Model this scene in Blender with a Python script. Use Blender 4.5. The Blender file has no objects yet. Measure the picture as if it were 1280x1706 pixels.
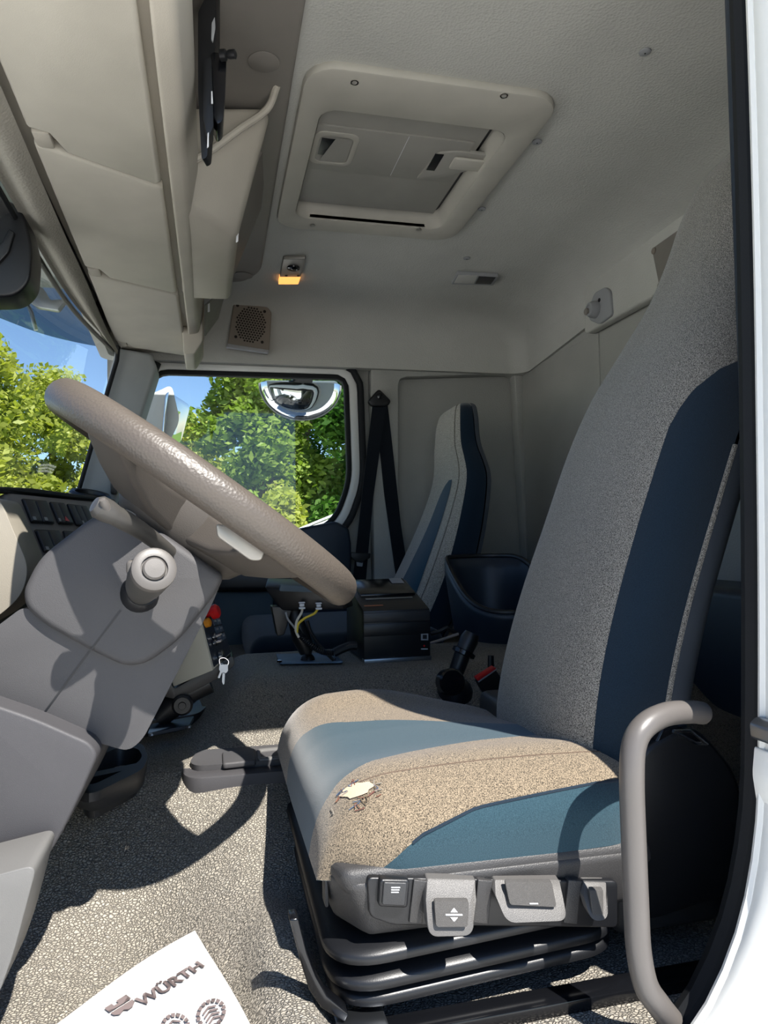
import bpy, bmesh, math, random
from mathutils import Vector, Matrix
random.seed(7)
C = bpy.context.scene.collection
S = bpy.context.scene

# ------------------------------------------------------------------ camera
FPX, CX, CY, ROLL, VPY, ZC = 1183.0, 640.0, 853.0, 0.018, (355.0, 900.0), 0.42
_Y = Vector((VPY[0]-CX, VPY[1]-CY, FPX)).normalized()
_c = ((VPY[1]-CY)*math.cos(ROLL)-(CX-VPY[0])*math.sin(ROLL))/FPX
_Z = Vector((-math.sin(ROLL), -math.cos(ROLL), _c)).normalized()
_X = _Y.cross(_Z)
CAM = Vector((0, 0, ZC))
def ray(px, py):
    v = Vector((px-CX, py-CY, FPX)); return Vector((_X.dot(v), _Y.dot(v), _Z.dot(v)))
def P(px, py, y): d = ray(px, py); return CAM + d*(y/d.y)
def Pz(px, py, z): d = ray(px, py); return CAM + d*((z-ZC)/d.z)
def Px(px, py, x): d = ray(px, py); return CAM + d*(x/d.x)

cd = bpy.data.cameras.new('camera'); cam = bpy.data.objects.new('camera', cd); C.objects.link(cam)
cd.sensor_fit = 'HORIZONTAL'; cd.sensor_width = 36.0; cd.lens = 36.0*FPX/1280.0; cd.clip_start = 0.02; cd.clip_end = 500
# columns of the camera matrix = image right, image up, backwards, in world axes
_r = Vector((_X.x, _Y.x, _Z.x)); _d = Vector((_X.y, _Y.y, _Z.y)); _f = Vector((_X.z, _Y.z, _Z.z))
M = Matrix.Identity(4)
for i in range(3):
    M[i][0] = _r[i]; M[i][1] = -_d[i]; M[i][2] = -_f[i]; M[i][3] = CAM[i]
cam.matrix_world = M
S.camera = cam

# ------------------------------------------------------------------ light
SUN_AZ, SUN_EL, SUN_E = math.radians(-27.0), math.radians(54.0), 8.6     # azimuth measured from +Y towards +X
sd = Vector((math.sin(SUN_AZ)*math.cos(SUN_EL), math.cos(SUN_AZ)*math.cos(SUN_EL), -math.sin(SUN_EL)))
sl = bpy.data.lights.new('sun', 'SUN'); sl.energy = SUN_E; sl.angle = math.radians(0.55); sl.color = (1.0, 0.96, 0.90)
so = bpy.data.objects.new('sun', sl); C.objects.link(so); so.location = (2, -6, 8)
so.rotation_euler = sd.to_track_quat('-Z', 'Y').to_euler()
w = bpy.data.worlds.new('sky'); S.world = w; w.use_nodes = True
nt = w.node_tree; nt.nodes.clear()
sky = nt.nodes.new('ShaderNodeTexSky'); sky.sky_type = 'NISHITA'; sky.sun_disc = False
sky.sun_elevation = SUN_EL; sky.sun_rotation = math.pi+SUN_AZ; sky.air_density = 0.9; sky.dust_density = 0.05; sky.ozone_density = 5.0
bg = nt.nodes.new('ShaderNodeBackground'); bg.inputs[1].default_value = 0.15
wo = nt.nodes.new('ShaderNodeOutputWorld')
nt.links.new(sky.outputs[0], bg.inputs[0]); nt.links.new(bg.outputs[0], wo.inputs[0])
S.view_settings.view_transform = 'Standard'; S.view_settings.look = 'None'
S.view_settings.gamma = 1.0; S.view_settings.use_curve_mapping = False
S.view_settings.exposure = 0.4
S.cycles.max_bounces = 14; S.cycles.diffuse_bounces = 7; S.cycles.transparent_max_bounces = 16
S.cycles.caustics_reflective = False; S.cycles.caustics_refractive = False
S.cycles.sample_clamp_indirect = 6.0

# ------------------------------------------------------------------ materials
def srgb(r, g, b):
    f = lambda c: (c/255)/12.92 if c/255 <= .04045 else (((c/255)+.055)/1.055)**2.4
    return (f(r), f(g), f(b), 1)
def new_mat(name):
    m = bpy.data.materials.new(name); m.use_nodes = True
    t = m.node_tree; b = t.nodes['Principled BSDF']; return m, t, b
def coords(t, scale=(1, 1, 1)):
    tc = t.nodes.new('ShaderNodeTexCoord'); mp = t.nodes.new('ShaderNodeMapping')
    mp.inputs['Scale'].default_value = scale
    t.links.new(tc.outputs['Object'], mp.inputs[0]); return mp.outputs[0]
def bump(t, b, h, strength, dist=.001):
    bn = t.nodes.new('ShaderNodeBump'); bn.inputs['Strength'].default_value = strength; bn.inputs['Distance'].default_value = dist
    t.links.new(h, bn.inputs['Height']); t.links.new(bn.outputs[0], b.inputs['Normal'])
def noise(t, v, scale, detail=2.0):
    n = t.nodes.new('ShaderNodeTexNoise'); n.inputs['Scale'].default_value = scale; n.inputs['Detail'].default_value = detail
    t.links.new(v, n.inputs['Vector']); return n.outputs['Fac']
def ramp(t, fac, stops):
    r = t.nodes.new('ShaderNodeValToRGB'); e = r.color_ramp.elements
    e[0].position, e[0].color = stops[0]; e[1].position, e[1].color = stops[-1]
    for p, c in stops[1:-1]:
        x = e.new(p); x.color = c
    t.links.new(fac, r.inputs[0]); return r.outputs[0]
def sc(c, k): return (min(c[0]*k, 1), min(c[1]*k, 1), min(c[2]*k, 1), 1)
def plastic(name, col, rough=.5, bs=900, bstr=.25, spec=.4, metal=0, var=.06):
    m, t, b = new_mat(name); v = coords(t)
    t.links.new(ramp(t, noise(t, v, 9, 3), [(.3, sc(col, 1-var)), (.7, sc(col, 1+var))]), b.inputs['Base Color'])
    b.inputs['Roughness'].default_value = rough; b.inputs['Specular IOR Level'].default_value = spec; b.inputs['Metallic'].default_value = metal
    if bstr: bump(t, b, noise(t, v, bs, 1), bstr, .0006)
    return m
def fabric(name, lo, hi, scale=1100, bstr=.5):
    m, t, b = new_mat(name); v = coords(t)
    t.links.new(ramp(t, noise(t, v, scale, 3), [(.36, lo), (.64, hi)]), b.inputs['Base Color'])
    b.inputs['Roughness'].default_value = .95; b.inputs['Specular IOR Level'].default_value = .15
    b.inputs['Sheen Weight'].default_value = .25
    bump(t, b, noise(t, v, scale*.8, 2), bstr, .001); return m
def liner(name, col):
    m, t, b = new_mat(name); v = coords(t)
    t.links.new(ramp(t, noise(t, v, 5, 3), [(.3, sc(col, .95)), (.7, sc(col, 1.05))]), b.inputs['Base Color'])
    b.inputs['Roughness'].default_value = .95; b.inputs['Specular IOR Level'].default_value = .1
    vo = t.nodes.new('ShaderNodeTexVoronoi'); vo.inputs['Scale'].default_value = 210; t.links.new(v, vo.inputs['Vector'])
    bump(t, b, vo.outputs['Distance'], .45, .0015); return m
def vinyl(name):
    m, t, b = new_mat(name); v = coords(t, (1.0, 1.35, 1.0))
    # wobble the cells so the embossing looks woven
    nz = t.nodes.new('ShaderNodeTexNoise'); nz.inputs['Scale'].default_value = 60; t.links.new(v, nz.inputs['Vector'])
    mx = t.nodes.new('ShaderNodeVectorMath'); mx.operation = 'MULTIPLY_ADD'; mx.inputs[1].default_value = (.011, .011, .011)
    t.links.new(nz.outputs['Color'], mx.inputs[0]); t.links.new(v, mx.inputs[2])
    vo = t.nodes.new('ShaderNodeTexVoronoi'); vo.feature = 'DISTANCE_TO_EDGE'; vo.inputs['Scale'].default_value = 235
    t.links.new(mx.outputs[0], vo.inputs['Vector'])
    t.links.new(ramp(t, vo.outputs['Distance'], [(.0, srgb(62, 60, 57)), (.11, srgb(142, 136, 125)), (.4, srgb(164, 157, 144))]), b.inputs['Base Color'])
    r2 = ramp(t, vo.outputs['Distance'], [(0, (0, 0, 0, 1)), (.25, (1, 1, 1, 1))])
    b.inputs['Roughness'].default_value = .5; b.inputs['Specular IOR Level'].default_value = .45
    bump(t, b, r2, .9, .0016); return m
def leather(name, col):
    m, t, b = new_mat(name); v = coords(t)
    b.inputs['Base Color'].default_value = col; b.inputs['Roughness'].default_value = .42
    vo = t.nodes.new('ShaderNodeTexVoronoi'); vo.inputs['Scale'].default_value = 330; t.links.new(v, vo.inputs['Vector'])
    bump(t, b, vo.outputs['Distance'], .35, .001); return m
def metal(name, col, rough): return plastic(name, col, rough, 300, 0, .5, 1.0, .02)
def glass(name, tint, gloss_ior=1.45):
    m = bpy.data.materials.new(name); m.use_nodes = True; t = m.node_tree; t.nodes.clear()
    o = t.nodes.new('ShaderNodeOutputMaterial'); mx = t.nodes.new('ShaderNodeMixShader'); fr = t.nodes.new('ShaderNodeFresnel')
    ge = t.nodes.new('ShaderNodeNewGeometry'); mr = t.nodes.new('ShaderNodeMapRange')
    mr.inputs['To Min'].default_value = gloss_ior; mr.inputs['To Max'].default_value = 1/gloss_ior
    t.links.new(ge.outputs['Backfacing'], mr.inputs['Value']); t.links.new(mr.outputs[0], fr.inputs[0])
    tr = t.nodes.new('ShaderNodeBsdfTransparent'); tr.inputs[0].default_value = tint
    gl = t.nodes.new('ShaderNodeBsdfGlossy'); gl.inputs['Roughness'].default_value = .01
    t.links.new(fr.outputs[0], mx.inputs[0]); t.links.new(tr.outputs[0], mx.inputs[1]); t.links.new(gl.outputs[0], mx.inputs[2])
    t.links.new(mx.outputs[0], o.inputs[0]); return m
def emit(name, col, st):
    m, t, b = new_mat(name); b.inputs['Base Color'].default_value = col
    b.inputs['Emission Color'].default_value = col; b.inputs['Emission Strength'].default_value = st; return m

BEIGE = plastic('beige_plastic', srgb(190, 185, 173), .6, 700, .2, .3)
BEIGE2 = plastic('beige_grained_plastic', srgb(182, 176, 164), .55, 500, .35, .3)
HATCHM = plastic('hatch_plastic', srgb(180, 177, 167), .6, 800, .15, .3)
HATCHD = plastic('hatch_cover_plastic', srgb(156, 154, 147), .6, 800, .15, .3)
LINER = liner('headliner_fabric', srgb(188, 188, 182))
WALLM = liner('wall_fabric', srgb(168, 168, 163))
STRIPM = liner('header_fabric', srgb(160, 156, 146))
VINYL = vinyl('embossed_floor_vinyl')
COLM = plastic('column_plastic', srgb(70, 69, 70), .55, 1300, .5, .35)
COLM2 = plastic('knee_panel_plastic', srgb(66, 65, 67), .55, 1300, .4, .35)
COLL = plastic('column_light_plastic', srgb(104, 103, 101), .5, 1300, .3, .35)
STALK = plastic('stalk_plastic', srgb(64, 62, 59), .42, 1500, .2, .5)
STALKL = plastic('stalk_button_plastic', srgb(88, 84, 80), .45, 1500, .15, .5)
DARK = plastic('dark_plastic', srgb(42, 43, 45), .45, 1100, .3, .5)
SEATB = plastic('seat_base_plastic', srgb(50, 49, 49), .5, 800, .6, .5)
KEYCAP = plastic('key_cap', srgb(70, 84, 104), .4, 900, .1, .5)
BLACK = plastic('black_plastic', srgb(20, 21, 24), .4, 900, .15, .5)
BLACKG = plastic('gloss_black', srgb(15, 16, 19), .18, 900, 0, .5)
RUBBER = plastic('black_rubber', srgb(22, 24, 27), .65, 600, .15, .3)
NAVYP = plastic('navy_plastic', srgb(30, 42, 56), .42, 1000, .25, .5)
SLATE = plastic('slate_panel', srgb(74, 88, 96), .6, 1000, .2, .3)
GREYF = fabric('grey_tweed', srgb(46, 45, 43), srgb(158, 153, 144), 900)
LGREYF = fabric('light_grey_tweed', srgb(92, 89, 83), srgb(202, 196, 184), 700)
TANF = fabric('worn_tan_tweed', srgb(44, 39, 33), srgb(146, 131, 110), 900)
TEALF = fabric('teal_cloth', srgb(28, 50, 60), srgb(46, 70, 80), 1300, .3)
NAVYF = fabric('navy_cloth', srgb(16, 30, 42), srgb(26, 42, 56), 1300, .25)
TEAL2 = fabric('bright_teal_cloth', srgb(14, 54, 74), srgb(24, 68, 88), 1300, .25)
SHELL = plastic('seat_shell', srgb(66, 72, 80), .55, 900, .3, .4)
WHEELM = leather('wheel_leather', srgb(82, 75, 68))
HUBM = plastic('wheel_hub_plastic', srgb(74, 69, 64), .5, 1100, .4, .4)
SILV = plastic('silver_trim', srgb(160, 156, 149), .35, 900, 0, .5, .5)
CHROME = metal('chrome', srgb(215, 215, 218), .12)
STEEL = metal('brushed_steel', srgb(150, 155, 162), .35)
WHITEP = plastic('white_paint', srgb(226, 226, 222), .28, 50, 0, .5, 0, .01)
HANDM = plastic('handle_grey', srgb(90, 86, 83), .38, 500, .1, .5)
PAPERM = plastic('white_paper', srgb(240, 239, 236), .8, 60, .2, .2, 0, .01)
PRINT = plastic('print_grey', srgb(112, 100, 98), .8, 60, 0, .2, 0, .02)
FOAM = plastic('cream_foam', srgb(188, 166, 142), .95, 600, .6, .1)
RED = plastic('red_plastic', srgb(190, 22, 26), .35, 900, 0, .5)
ORANGE = plastic('orange_plastic', srgb(205, 132, 30), .4, 900, 0, .5)
BOXM = plastic('control_box_beige', srgb(196, 192, 176), .5, 900, .1, .4)
KEYF = plastic('control_face', srgb(34, 42, 56), .35, 900, .1, .5)
SYMB = plastic('symbol_white', srgb(205, 206, 208), .5, 900, 0, .4)
WIREW = plastic('white_wire', srgb(214, 208, 190), .5, 500, 0, .4)
WIREY = plastic('yellow_wire', srgb(216, 190, 60), .5, 500, 0, .4)
GREYL = plastic('light_grey_label', srgb(150, 152, 154), .5, 600, 0, .4)
GRILL = plastic('speaker_grey', srgb(128, 120, 110), .6, 900, .2, .3)
GRILLD = plastic('speaker_hole', srgb(42, 38, 35), .8, 900, 0, .2)
AMBER = emit('amber_lens', srgb(255, 176, 92), 1.1)
LENS = plastic('frosted_lens', srgb(190, 190, 184), .3, 300, .1, .5)
MIRR = metal('mirror_glass', srgb(225, 228, 232), .02)
GLASSM = glass('window_glass', (.93, .95, .95, 1))
VISORG = glass('smoked_acrylic', (.20, .23, .235, 1))
BELT = fabric('belt_webbing', srgb(12, 16, 22), srgb(26, 32, 40), 900, .3)
DASHB = plastic('dash_beige', srgb(142, 136, 124), .55, 900, .3, .3)
DASHG = plastic('dash_grey', srgb(130, 125, 119), .5, 900, .3, .3)
PILLAR = plastic('pillar_grey', srgb(152, 156, 156), .55, 900, .2, .3)
BARK = plastic('bark', srgb(96, 82, 66), .9, 20, .8, .2, 0, .3)
GRASSM = plastic('grass_green', srgb(96, 124, 52), .95, 30, .6, .1, 0, .35)
CONC = plastic('concrete', srgb(222, 220, 214), .9, 60, .3, .2, 0, .08)
def leafmat(name, a, b_):
    m, t, b = new_mat(name); v = coords(t)
    t.links.new(ramp(t, noise(t, v, 1.3, 4), [(.3, a), (.7, b_)]), b.inputs['Base Color'])
    b.inputs['Roughness'].default_value = .5; b.inputs['Specular IOR Level'].default_value = .3
    o = t.nodes['Material Output']; tl = t.nodes.new('ShaderNodeBsdfTranslucent'); mx = t.nodes.new('ShaderNodeMixShader')
    tl.inputs[0].default_value = (a[0]*2.4, a[1]*2.2, a[2]*1.2, 1); mx.inputs[0].default_value = .4
    t.links.new(b.outputs[0], mx.inputs[1]); t.links.new(tl.outputs[0], mx.inputs[2]); t.links.new(mx.outputs[0], o.inputs[0]); return m
LEAF_Y = leafmat('yellow_green_leaves', srgb(122, 136, 52), srgb(180, 184, 92))
LEAF_G = leafmat('green_leaves', srgb(92, 120, 46), srgb(150, 168, 74))
LEAF_D = leafmat('dark_green_leaves', srgb(44, 84, 32), srgb(98, 136, 50))

# ------------------------------------------------------------------ mesh helpers
def base_of(o):
    v = Vector((0, 0, 0))
    while o is not None:
        v += o.location; o = o.parent
    return v
def finish(name, me, mat, parent=None, smooth=True, ang=35, loc=None):
    o = bpy.data.objects.new(name, me); C.objects.link(o)
    if parent is not None:
        o.parent = parent; off = base_of(parent)
    else:
        xs = [v.co.x for v in me.vertices]; ys = [v.co.y for v in me.vertices]; zs = [v.co.z for v in me.vertices]
        off = Vector(((min(xs)+max(xs))/2, (min(ys)+max(ys))/2, min(zs))) if loc is None else Vector(loc)
        o.location = off
    me.transform(Matrix.Translation(-off))
    for m in (mat if isinstance(mat, (list, tuple)) else [mat]): me.materials.append(m)
    if smooth:
        me.shade_smooth(); me.set_sharp_from_angle(angle=math.radians(ang))
    return o
def obj(name, bm, mat, parent=None, smooth=True, ang=35, loc=None):
    bmesh.ops.recalc_face_normals(bm, faces=bm.faces)
    me = bpy.data.meshes.new(name); bm.to_mesh(me); bm.free()
    return finish(name, me, mat, parent, smooth, ang, loc)
def tag(o, label, cat, group=None):
    o['label'] = label; o['category'] = cat
    if group: o['group'] = group
    return o
def thing(name, label, cat, loc, group=None):
    o = bpy.data.objects.new(name, None); C.objects.link(o); o.location = loc; o.empty_display_size = .05
    return tag(o, label, cat, group)
def struct(o): o['kind'] = 'structure'; return o
def stuff(o): o['kind'] = 'stuff'; return o
def BM(): return bmesh.new()
def bevel(bm, w, seg=3, ang=30, geom=None):
    es = [e for e in (geom or bm.edges) if len(e.link_faces) == 2 and e.calc_face_angle(0) > math.radians(ang)]
    if es and w > 0: bmesh.ops.bevel(bm, geom=es, offset=w, segments=seg, profile=.5, affect='EDGES', clamp_overlap=True)
def merge(dst, src):
    me = bpy.data.meshes.new('tmp'); src.to_mesh(me); src.free(); dst.from_mesh(me); bpy.data.meshes.remove(me); return dst
def box(c, s, bev=0, seg=2, rot=None):
    bm = BM(); bmesh.ops.create_cube(bm, size=1)
    bmesh.ops.scale(bm, vec=s, verts=bm.verts)
    bevel(bm, bev, seg)
    if rot is not None: bmesh.ops.transform(bm, matrix=rot.to_4x4() if hasattr(rot, 'to_4x4') else rot, verts=bm.verts)
    bmesh.ops.translate(bm, vec=c, verts=bm.verts); return bm
def bx(x0, x1, y0, y1, z0, z1, bev=0, seg=2):
    return box(((x0+x1)/2, (y0+y1)/2, (z0+z1)/2), (x1-x0, y1-y0, z1-z0), bev, seg)
def hexa(p8, bev=0, seg=2):
    """eight corners: 0-3 one face, 4-7 the opposite one in the same order"""
    bm = BM(); v = [bm.verts.new(p) for p in p8]
    for f in ((0, 1, 2, 3), (7, 6, 5, 4), (0, 4, 5, 1), (1, 5, 6, 2), (2, 6, 7, 3), (3, 7, 4, 0)): bm.faces.new([v[i] for i in f])
    bmesh.ops.recalc_face_normals(bm, faces=bm.faces); bevel(bm, bev, seg); return bm
def prism(loop, vec, bev=0, seg=3, ang=30):
    bm = BM(); vec = Vector(vec); a = [bm.verts.new(p) for p in loop]; b = [bm.verts.new(Vector(p)+vec) for p in loop]; n = len(loop)
    bm.faces.new(a); bm.faces.new(b[::-1])
    for i in range(n): bm.faces.new((a[i], b[i], b[(i+1) % n], a[(i+1) % n]))
    bmesh.ops.recalc_face_normals(bm, faces=bm.faces); bevel(bm, bev, seg, ang); return bm
def taper_prism(loop, loop2, bev=0, seg=3, ang=30):
    bm = BM(); a = [bm.verts.new(p) for p in loop]; b = [bm.verts.new(p) for p in loop2]; n = len(loop)
    bm.faces.new(a); bm.faces.new(b[::-1])
    for i in range(n): bm.faces.new((a[i], b[i], b[(i+1) % n], a[(i+1) % n]))
    bmesh.ops.recalc_face_normals(bm, faces=bm.faces); bevel(bm, bev, seg, ang); return bm
def loft(rings, closed=True, cap0=True, cap1=True):
    bm = BM(); R_ = [[bm.verts.new(p) for p in r] for r in rings]; n = len(rings[0])
    for a, b in zip(R_, R_[1:]):
        for i in range(n if closed else n-1):
            j = (i+1) % n
            try: bm.faces.new((a[i], a[j], b[j], b[i]))
            except ValueError: pass
    if cap0 and closed: bm.faces.new(R_[0][::-1])
    if cap1 and closed: bm.faces.new(R_[-1])
    return bm
def spl(pts, n=6, closed=False):
    pts = [Vector(p) for p in pts]; out = []; N = len(pts)
    for i in range(N if closed else N-1):
        p1, p2 = pts[i], pts[(i+1) % N]
        p0 = pts[i-1] if (i > 0 or closed) else p1*2-p2
        p3 = pts[(i+2) % N] if (i+2 < N or closed) else p2*2-p1
        for k in range(n):
            t = k/n
            out.append(.5*((2*p1)+(p2-p0)*t+(2*p0-5*p1+4*p2-p3)*t*t+(3*p1-p0-3*p2+p3)*t**3))
    if not closed: out.append(pts[-1])
    return out
def rounded(pts, r, n=5):
    """round the corners of a closed polygon (any plane); r: radius or list of radii"""
    pts = [Vector(p) for p in pts]; out = []; N = len(pts)
    for i in range(N):
        p, a, b = pts[i], pts[i-1], pts[(i+1) % N]
        ri = r[i] if isinstance(r, (list, tuple)) else r
        if ri <= 0: out.append(p); continue
        da, db = a-p, b-p; d = min(ri, da.length*.48, db.length*.48)
        s, e = p+da.normalized()*d, p+db.normalized()*d
        for k in range(n+1):
            t = k/n; out.append(s*(1-t)**2+p*2*t*(1-t)+e*t*t)
    return out
def tube(path, r, sides=12, cap=True, ends=True):
    path = [Vector(p) for p in path]; rings = []; N = len(path)
    rad = r if isinstance(r, (list, tuple)) else [r]*N
    t0 = (path[1]-path[0]).normalized(); up = Vector((0, 0, 1)) if abs(t0.z) < .9 else Vector((1, 0, 0))
    nrm = (up-t0*up.dot(t0)).normalized()
    for i, p in enumerate(path):
        t = (path[min(i+1, N-1)]-path[max(i-1, 0)]).normalized()
        nrm = (nrm-t*nrm.dot(t)).normalized(); bi = t.cross(nrm)
        rings.append([p+(nrm*math.cos(2*math.pi*k/sides)+bi*math.sin(2*math.pi*k/sides))*rad[i] for k in range(sides)])
    return loft(rings, True, cap, cap)
def lathe(c, axis, prof, sides=24):
    """prof: list of (distance along axis, radius)"""
    ax = Vector(axis).normalized(); up = Vector((0, 0, 1)) if abs(ax.z) < .9 else Vector((1, 0, 0))
    u = (up-ax*up.dot(ax)).normalized(); v = ax.cross(u); c = Vector(c)
    return loft([[c+ax*h+(u*math.cos(2*math.pi*k/sides)+v*math.sin(2*math.pi*k/sides))*max(r, 1e-4) for k in range(sides)] for h, r in prof])
def ringplate(inner, outer, vec, bev=0):
    """flat ring between two loops of equal length, extruded by vec"""
    bm = BM(); vec = Vector(vec); n = len(inner)
    q = [[bm.verts.new(Vector(p)+o) for p in l] for l, o in ((inner, Vector()), (outer, Vector()), (outer, vec), (inner, vec))]
    for k in range(4):
        a, b = q[k], q[(k+1) % 4]
        for i in range(n): bm.faces.new((a[i], a[(i+1) % n], b[(i+1) % n], b[i]))
    bmesh.ops.recalc_face_normals(bm, faces=bm.faces)
    if bev: bevel(bm, bev, 2, 50)
    return bm
def patch(name, rows, mat, parent, ang=50, thick=0):
    bm = loft(rows, closed=False)
    if thick:
        bmesh.ops.recalc_face_normals(bm, faces=bm.faces)
        bmesh.ops.solidify(bm, geom=bm.faces[:], thickness=thick)
    return obj(name, bm, mat, parent, True, ang)
def pl(pts, y): return [P(a, b, y) for a, b in pts]
def offset_xz(loop, d):
    """push a closed loop in the x-z plane outwards by d"""
    n = len(loop); out = []
    c = sum(loop, Vector())/n
    for i in range(n):
        t = (loop[(i+1) % n]-loop[i-1]); nn = Vector((t.z, 0, -t.x)).normalized()
        if nn.dot(loop[i]-c) < 0: nn = -nn
        out.append(loop[i]+nn*d)
    return out
def resample(loop, n):
    L = [0]; N = len(loop)
    for i in range(N): L.append(L[-1]+(loop[(i+1) % N]-loop[i]).length)
    out = []; j = 0
    for k in range(n):
        s = L[-1]*k/n
        while L[j+1] < s: j += 1
        t = (s-L[j])/max(L[j+1]-L[j], 1e-9); out.append(loop[j].lerp(loop[(j+1) % N], t))
    return out
def rect_match(loop, x0, x1, z0, z1):
    """points on a rectangle lying radially outside each point of the loop"""
    c = Vector(((x0+x1)/2, loop[0].y, (z0+z1)/2)); cc = sum(loop, Vector())/len(loop); out = []
    for p in loop:
        d = p-cc; ts = []
        if d.x > 1e-9: ts.append((x1-cc.x)/d.x)
        if d.x < -1e-9: ts.append((x0-cc.x)/d.x)
        if d.z > 1e-9: ts.append((z1-cc.z)/d.z)
        if d.z < -1e-9: ts.append((z0-cc.z)/d.z)
        t = min(ts); out.append(Vector((cc.x+d.x*t, p.y, cc.z+d.z*t)))
    return out
def sst(a, b, x): t = max(0, min(1, (x-a)/(b-a))); return t*t*(3-2*t)
def lerp(a, b, t): return a+(b-a)*t
def interp(tab, x):
    if x <= tab[0][0]: return tab[0][1]
    for (a, b), (c, d) in zip(tab, tab[1:]):
        if x <= c: return lerp(b, d, (x-a)/(c-a))
    return tab[-1][1]
def text(name, s, size, loc, xdir, ydir, mat, parent, weight=0, shear=0, ext=.0003):
    cu = bpy.data.curves.new('t', 'FONT'); cu.body = s; cu.size = size; cu.extrude = ext; cu.offset = weight; cu.shear = shear
    cu.align_x = 'CENTER'; cu.align_y = 'CENTER'
    to = bpy.data.objects.new('t', cu); C.objects.link(to)
    me = bpy.data.meshes.new_from_object(to.evaluated_get(bpy.context.evaluated_depsgraph_get()))
    bpy.data.objects.remove(to); bpy.data.curves.remove(cu)
    x = Vector(xdir).normalized(); y = (Vector(ydir)-x*Vector(ydir).dot(x)).normalized(); z = x.cross(y)
    m = Matrix((( x.x, y.x, z.x, loc[0]), (x.y, y.y, z.y, loc[1]), (x.z, y.z, z.z, loc[2]), (0, 0, 0, 1)))
    me.transform(m); return finish(name, me, mat, parent, False)

# ------------------------------------------------------------------ structure
def floor_h(x, y):
    h = interp([(.6, -.055), (.80, -.05), (.95, -.03), (1.08, .015), (1.2, .055), (1.32, .062)], y)   # the mat rises towards the tunnel
    h -= .075*(1-sst(-.12, .06, x))*(1-sst(.98, 1.22, y))*sst(.70, .80, y)      # footwell
    side = sst(1.25, 1.46, y)*(1-sst(1.72, 1.80, y))                          # tunnel flanks
    front = sst(-.075, .075, x)
    h = h*(1-side*front)+.15*side*front
    h += .030*sst(.015, .06, x)*(1-sst(.80, .95, y))*(1-sst(.085, .115, x))-.012*sst(.09, .13, x)*(1-sst(.8, .9, y))       # raised dome before the seat plinth
    return h
rows = []
NX, NY = 130, 130
for j in range(NY+1):
    y = .60+(2.60-.60)*j/NY
    rows.append([(-.70+1.9*i/NX, y, floor_h(-.70+1.9*i/NX, y)) for i in range(NX+1)])
bm = loft(rows, closed=False)
struct(obj('floor', bm, VINYL, ang=80))
struct(obj('trim_1', bx(-1.2, 1.22, .60, 2.62, -.24, -.17), DARK))            # sub-floor pan

# headliner: an inverted tray with a hole for the roof hatch
def rrect(x0, x1, y0, y1, r, z, n=14):
    out = []
    for cx_, cy_, a0 in ((x1-r, y1-r, 0), (x0+r, y1-r, 90), (x0+r, y0+r, 180), (x1-r, y0+r, 270)):
        for k in range(n): a = math.radians(a0+90*k/(n-1)); out.append(Vector((cx_+r*math.cos(a), cy_+r*math.sin(a), z)))
    return out
X0, X1, Y0, Y1 = -.33, 1.172, .585, 2.522
tray = [(0, 1.04, .06), (.003, 1.09, .065), (.012, 1.145, .062), (.03, 1.185, .09), (.06, 1.218, .11), (.10, 1.24, .14), (.15, 1.252, .17), (.22, 1.258, .2)]
rings = [rrect(X0+i, X1-i, Y0+i*.3, Y1-i, r, z) for i, z, r in tray]
rings.append(rrect(.208, .604, 1.318, 1.805, .035, 1.262))
rings.insert(0, rrect(X0-.03, X1+.03, Y0-.01, Y1+.04, .06, 1.04)); rings.insert(0, rrect(X0-.03, X1+.03, Y0-.01, Y1+.04, .06, 1.05))
for r_ in rings:
    for p in r_:
        if p.y < .80: p.z = max(p.z, 1.225)
struct(obj('ceiling', loft(rings, True, False, False), LINER, ang=60))
struct(obj('trim_2', bx(-.65, 1.24, .56, 2.66, 1.31, 1.34, .01), WHITEP))      # roof skin

# rear wall with its upright seam
struct(obj('wall_rear', merge(bx(1.185, 1.215, .60, 2.62, -.08, 1.3), bx(1.180, 1.186, 1.985, 2.60, -.05, 1.052, .003)), WALLM))
# raised ledge of the headliner along the rear wall
led = rounded([Vector((1.142, 2.005, 1.046)), Vector((1.142, 1.985, 1.21)), Vector((1.142, .64, 1.218)), Vector((1.142, .64, 1.046))], [.02, .07, .01, .01], 8)
struct(obj('trim_3', prism(led, (.035, 0, 0), .008, 3), LINER))
# dark locker under the rear wall
struct(obj('trim_4', bx(1.0, 1.185, .66, 2.54, -.05, .305, .02, 4), NAVYP))

# passenger side: window outline in the plane of the far door
YD = 2.55
win = rounded(pl([(258, 622), (574, 631), (580, 800), (556, 866), (488, 898), (330, 940), (196, 858)], YD), [.05, .035, .06, .06, .08, .1, .06], 8)
win = resample(win, 120)
l1, l2, l3 = offset_xz(win, .017), offset_xz(win, .050), offset_xz(win, .072)
sh = lambda loop, dy: [p+Vector((0, dy, 0)) for p in loop]
outer = rect_match(l3, -.352, 1.21, -.12, 1.31)
struct(obj('wall_right', ringplate(sh(l3, .055), sh(outer, .055), (0, .04, 0)), WALLM))
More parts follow.
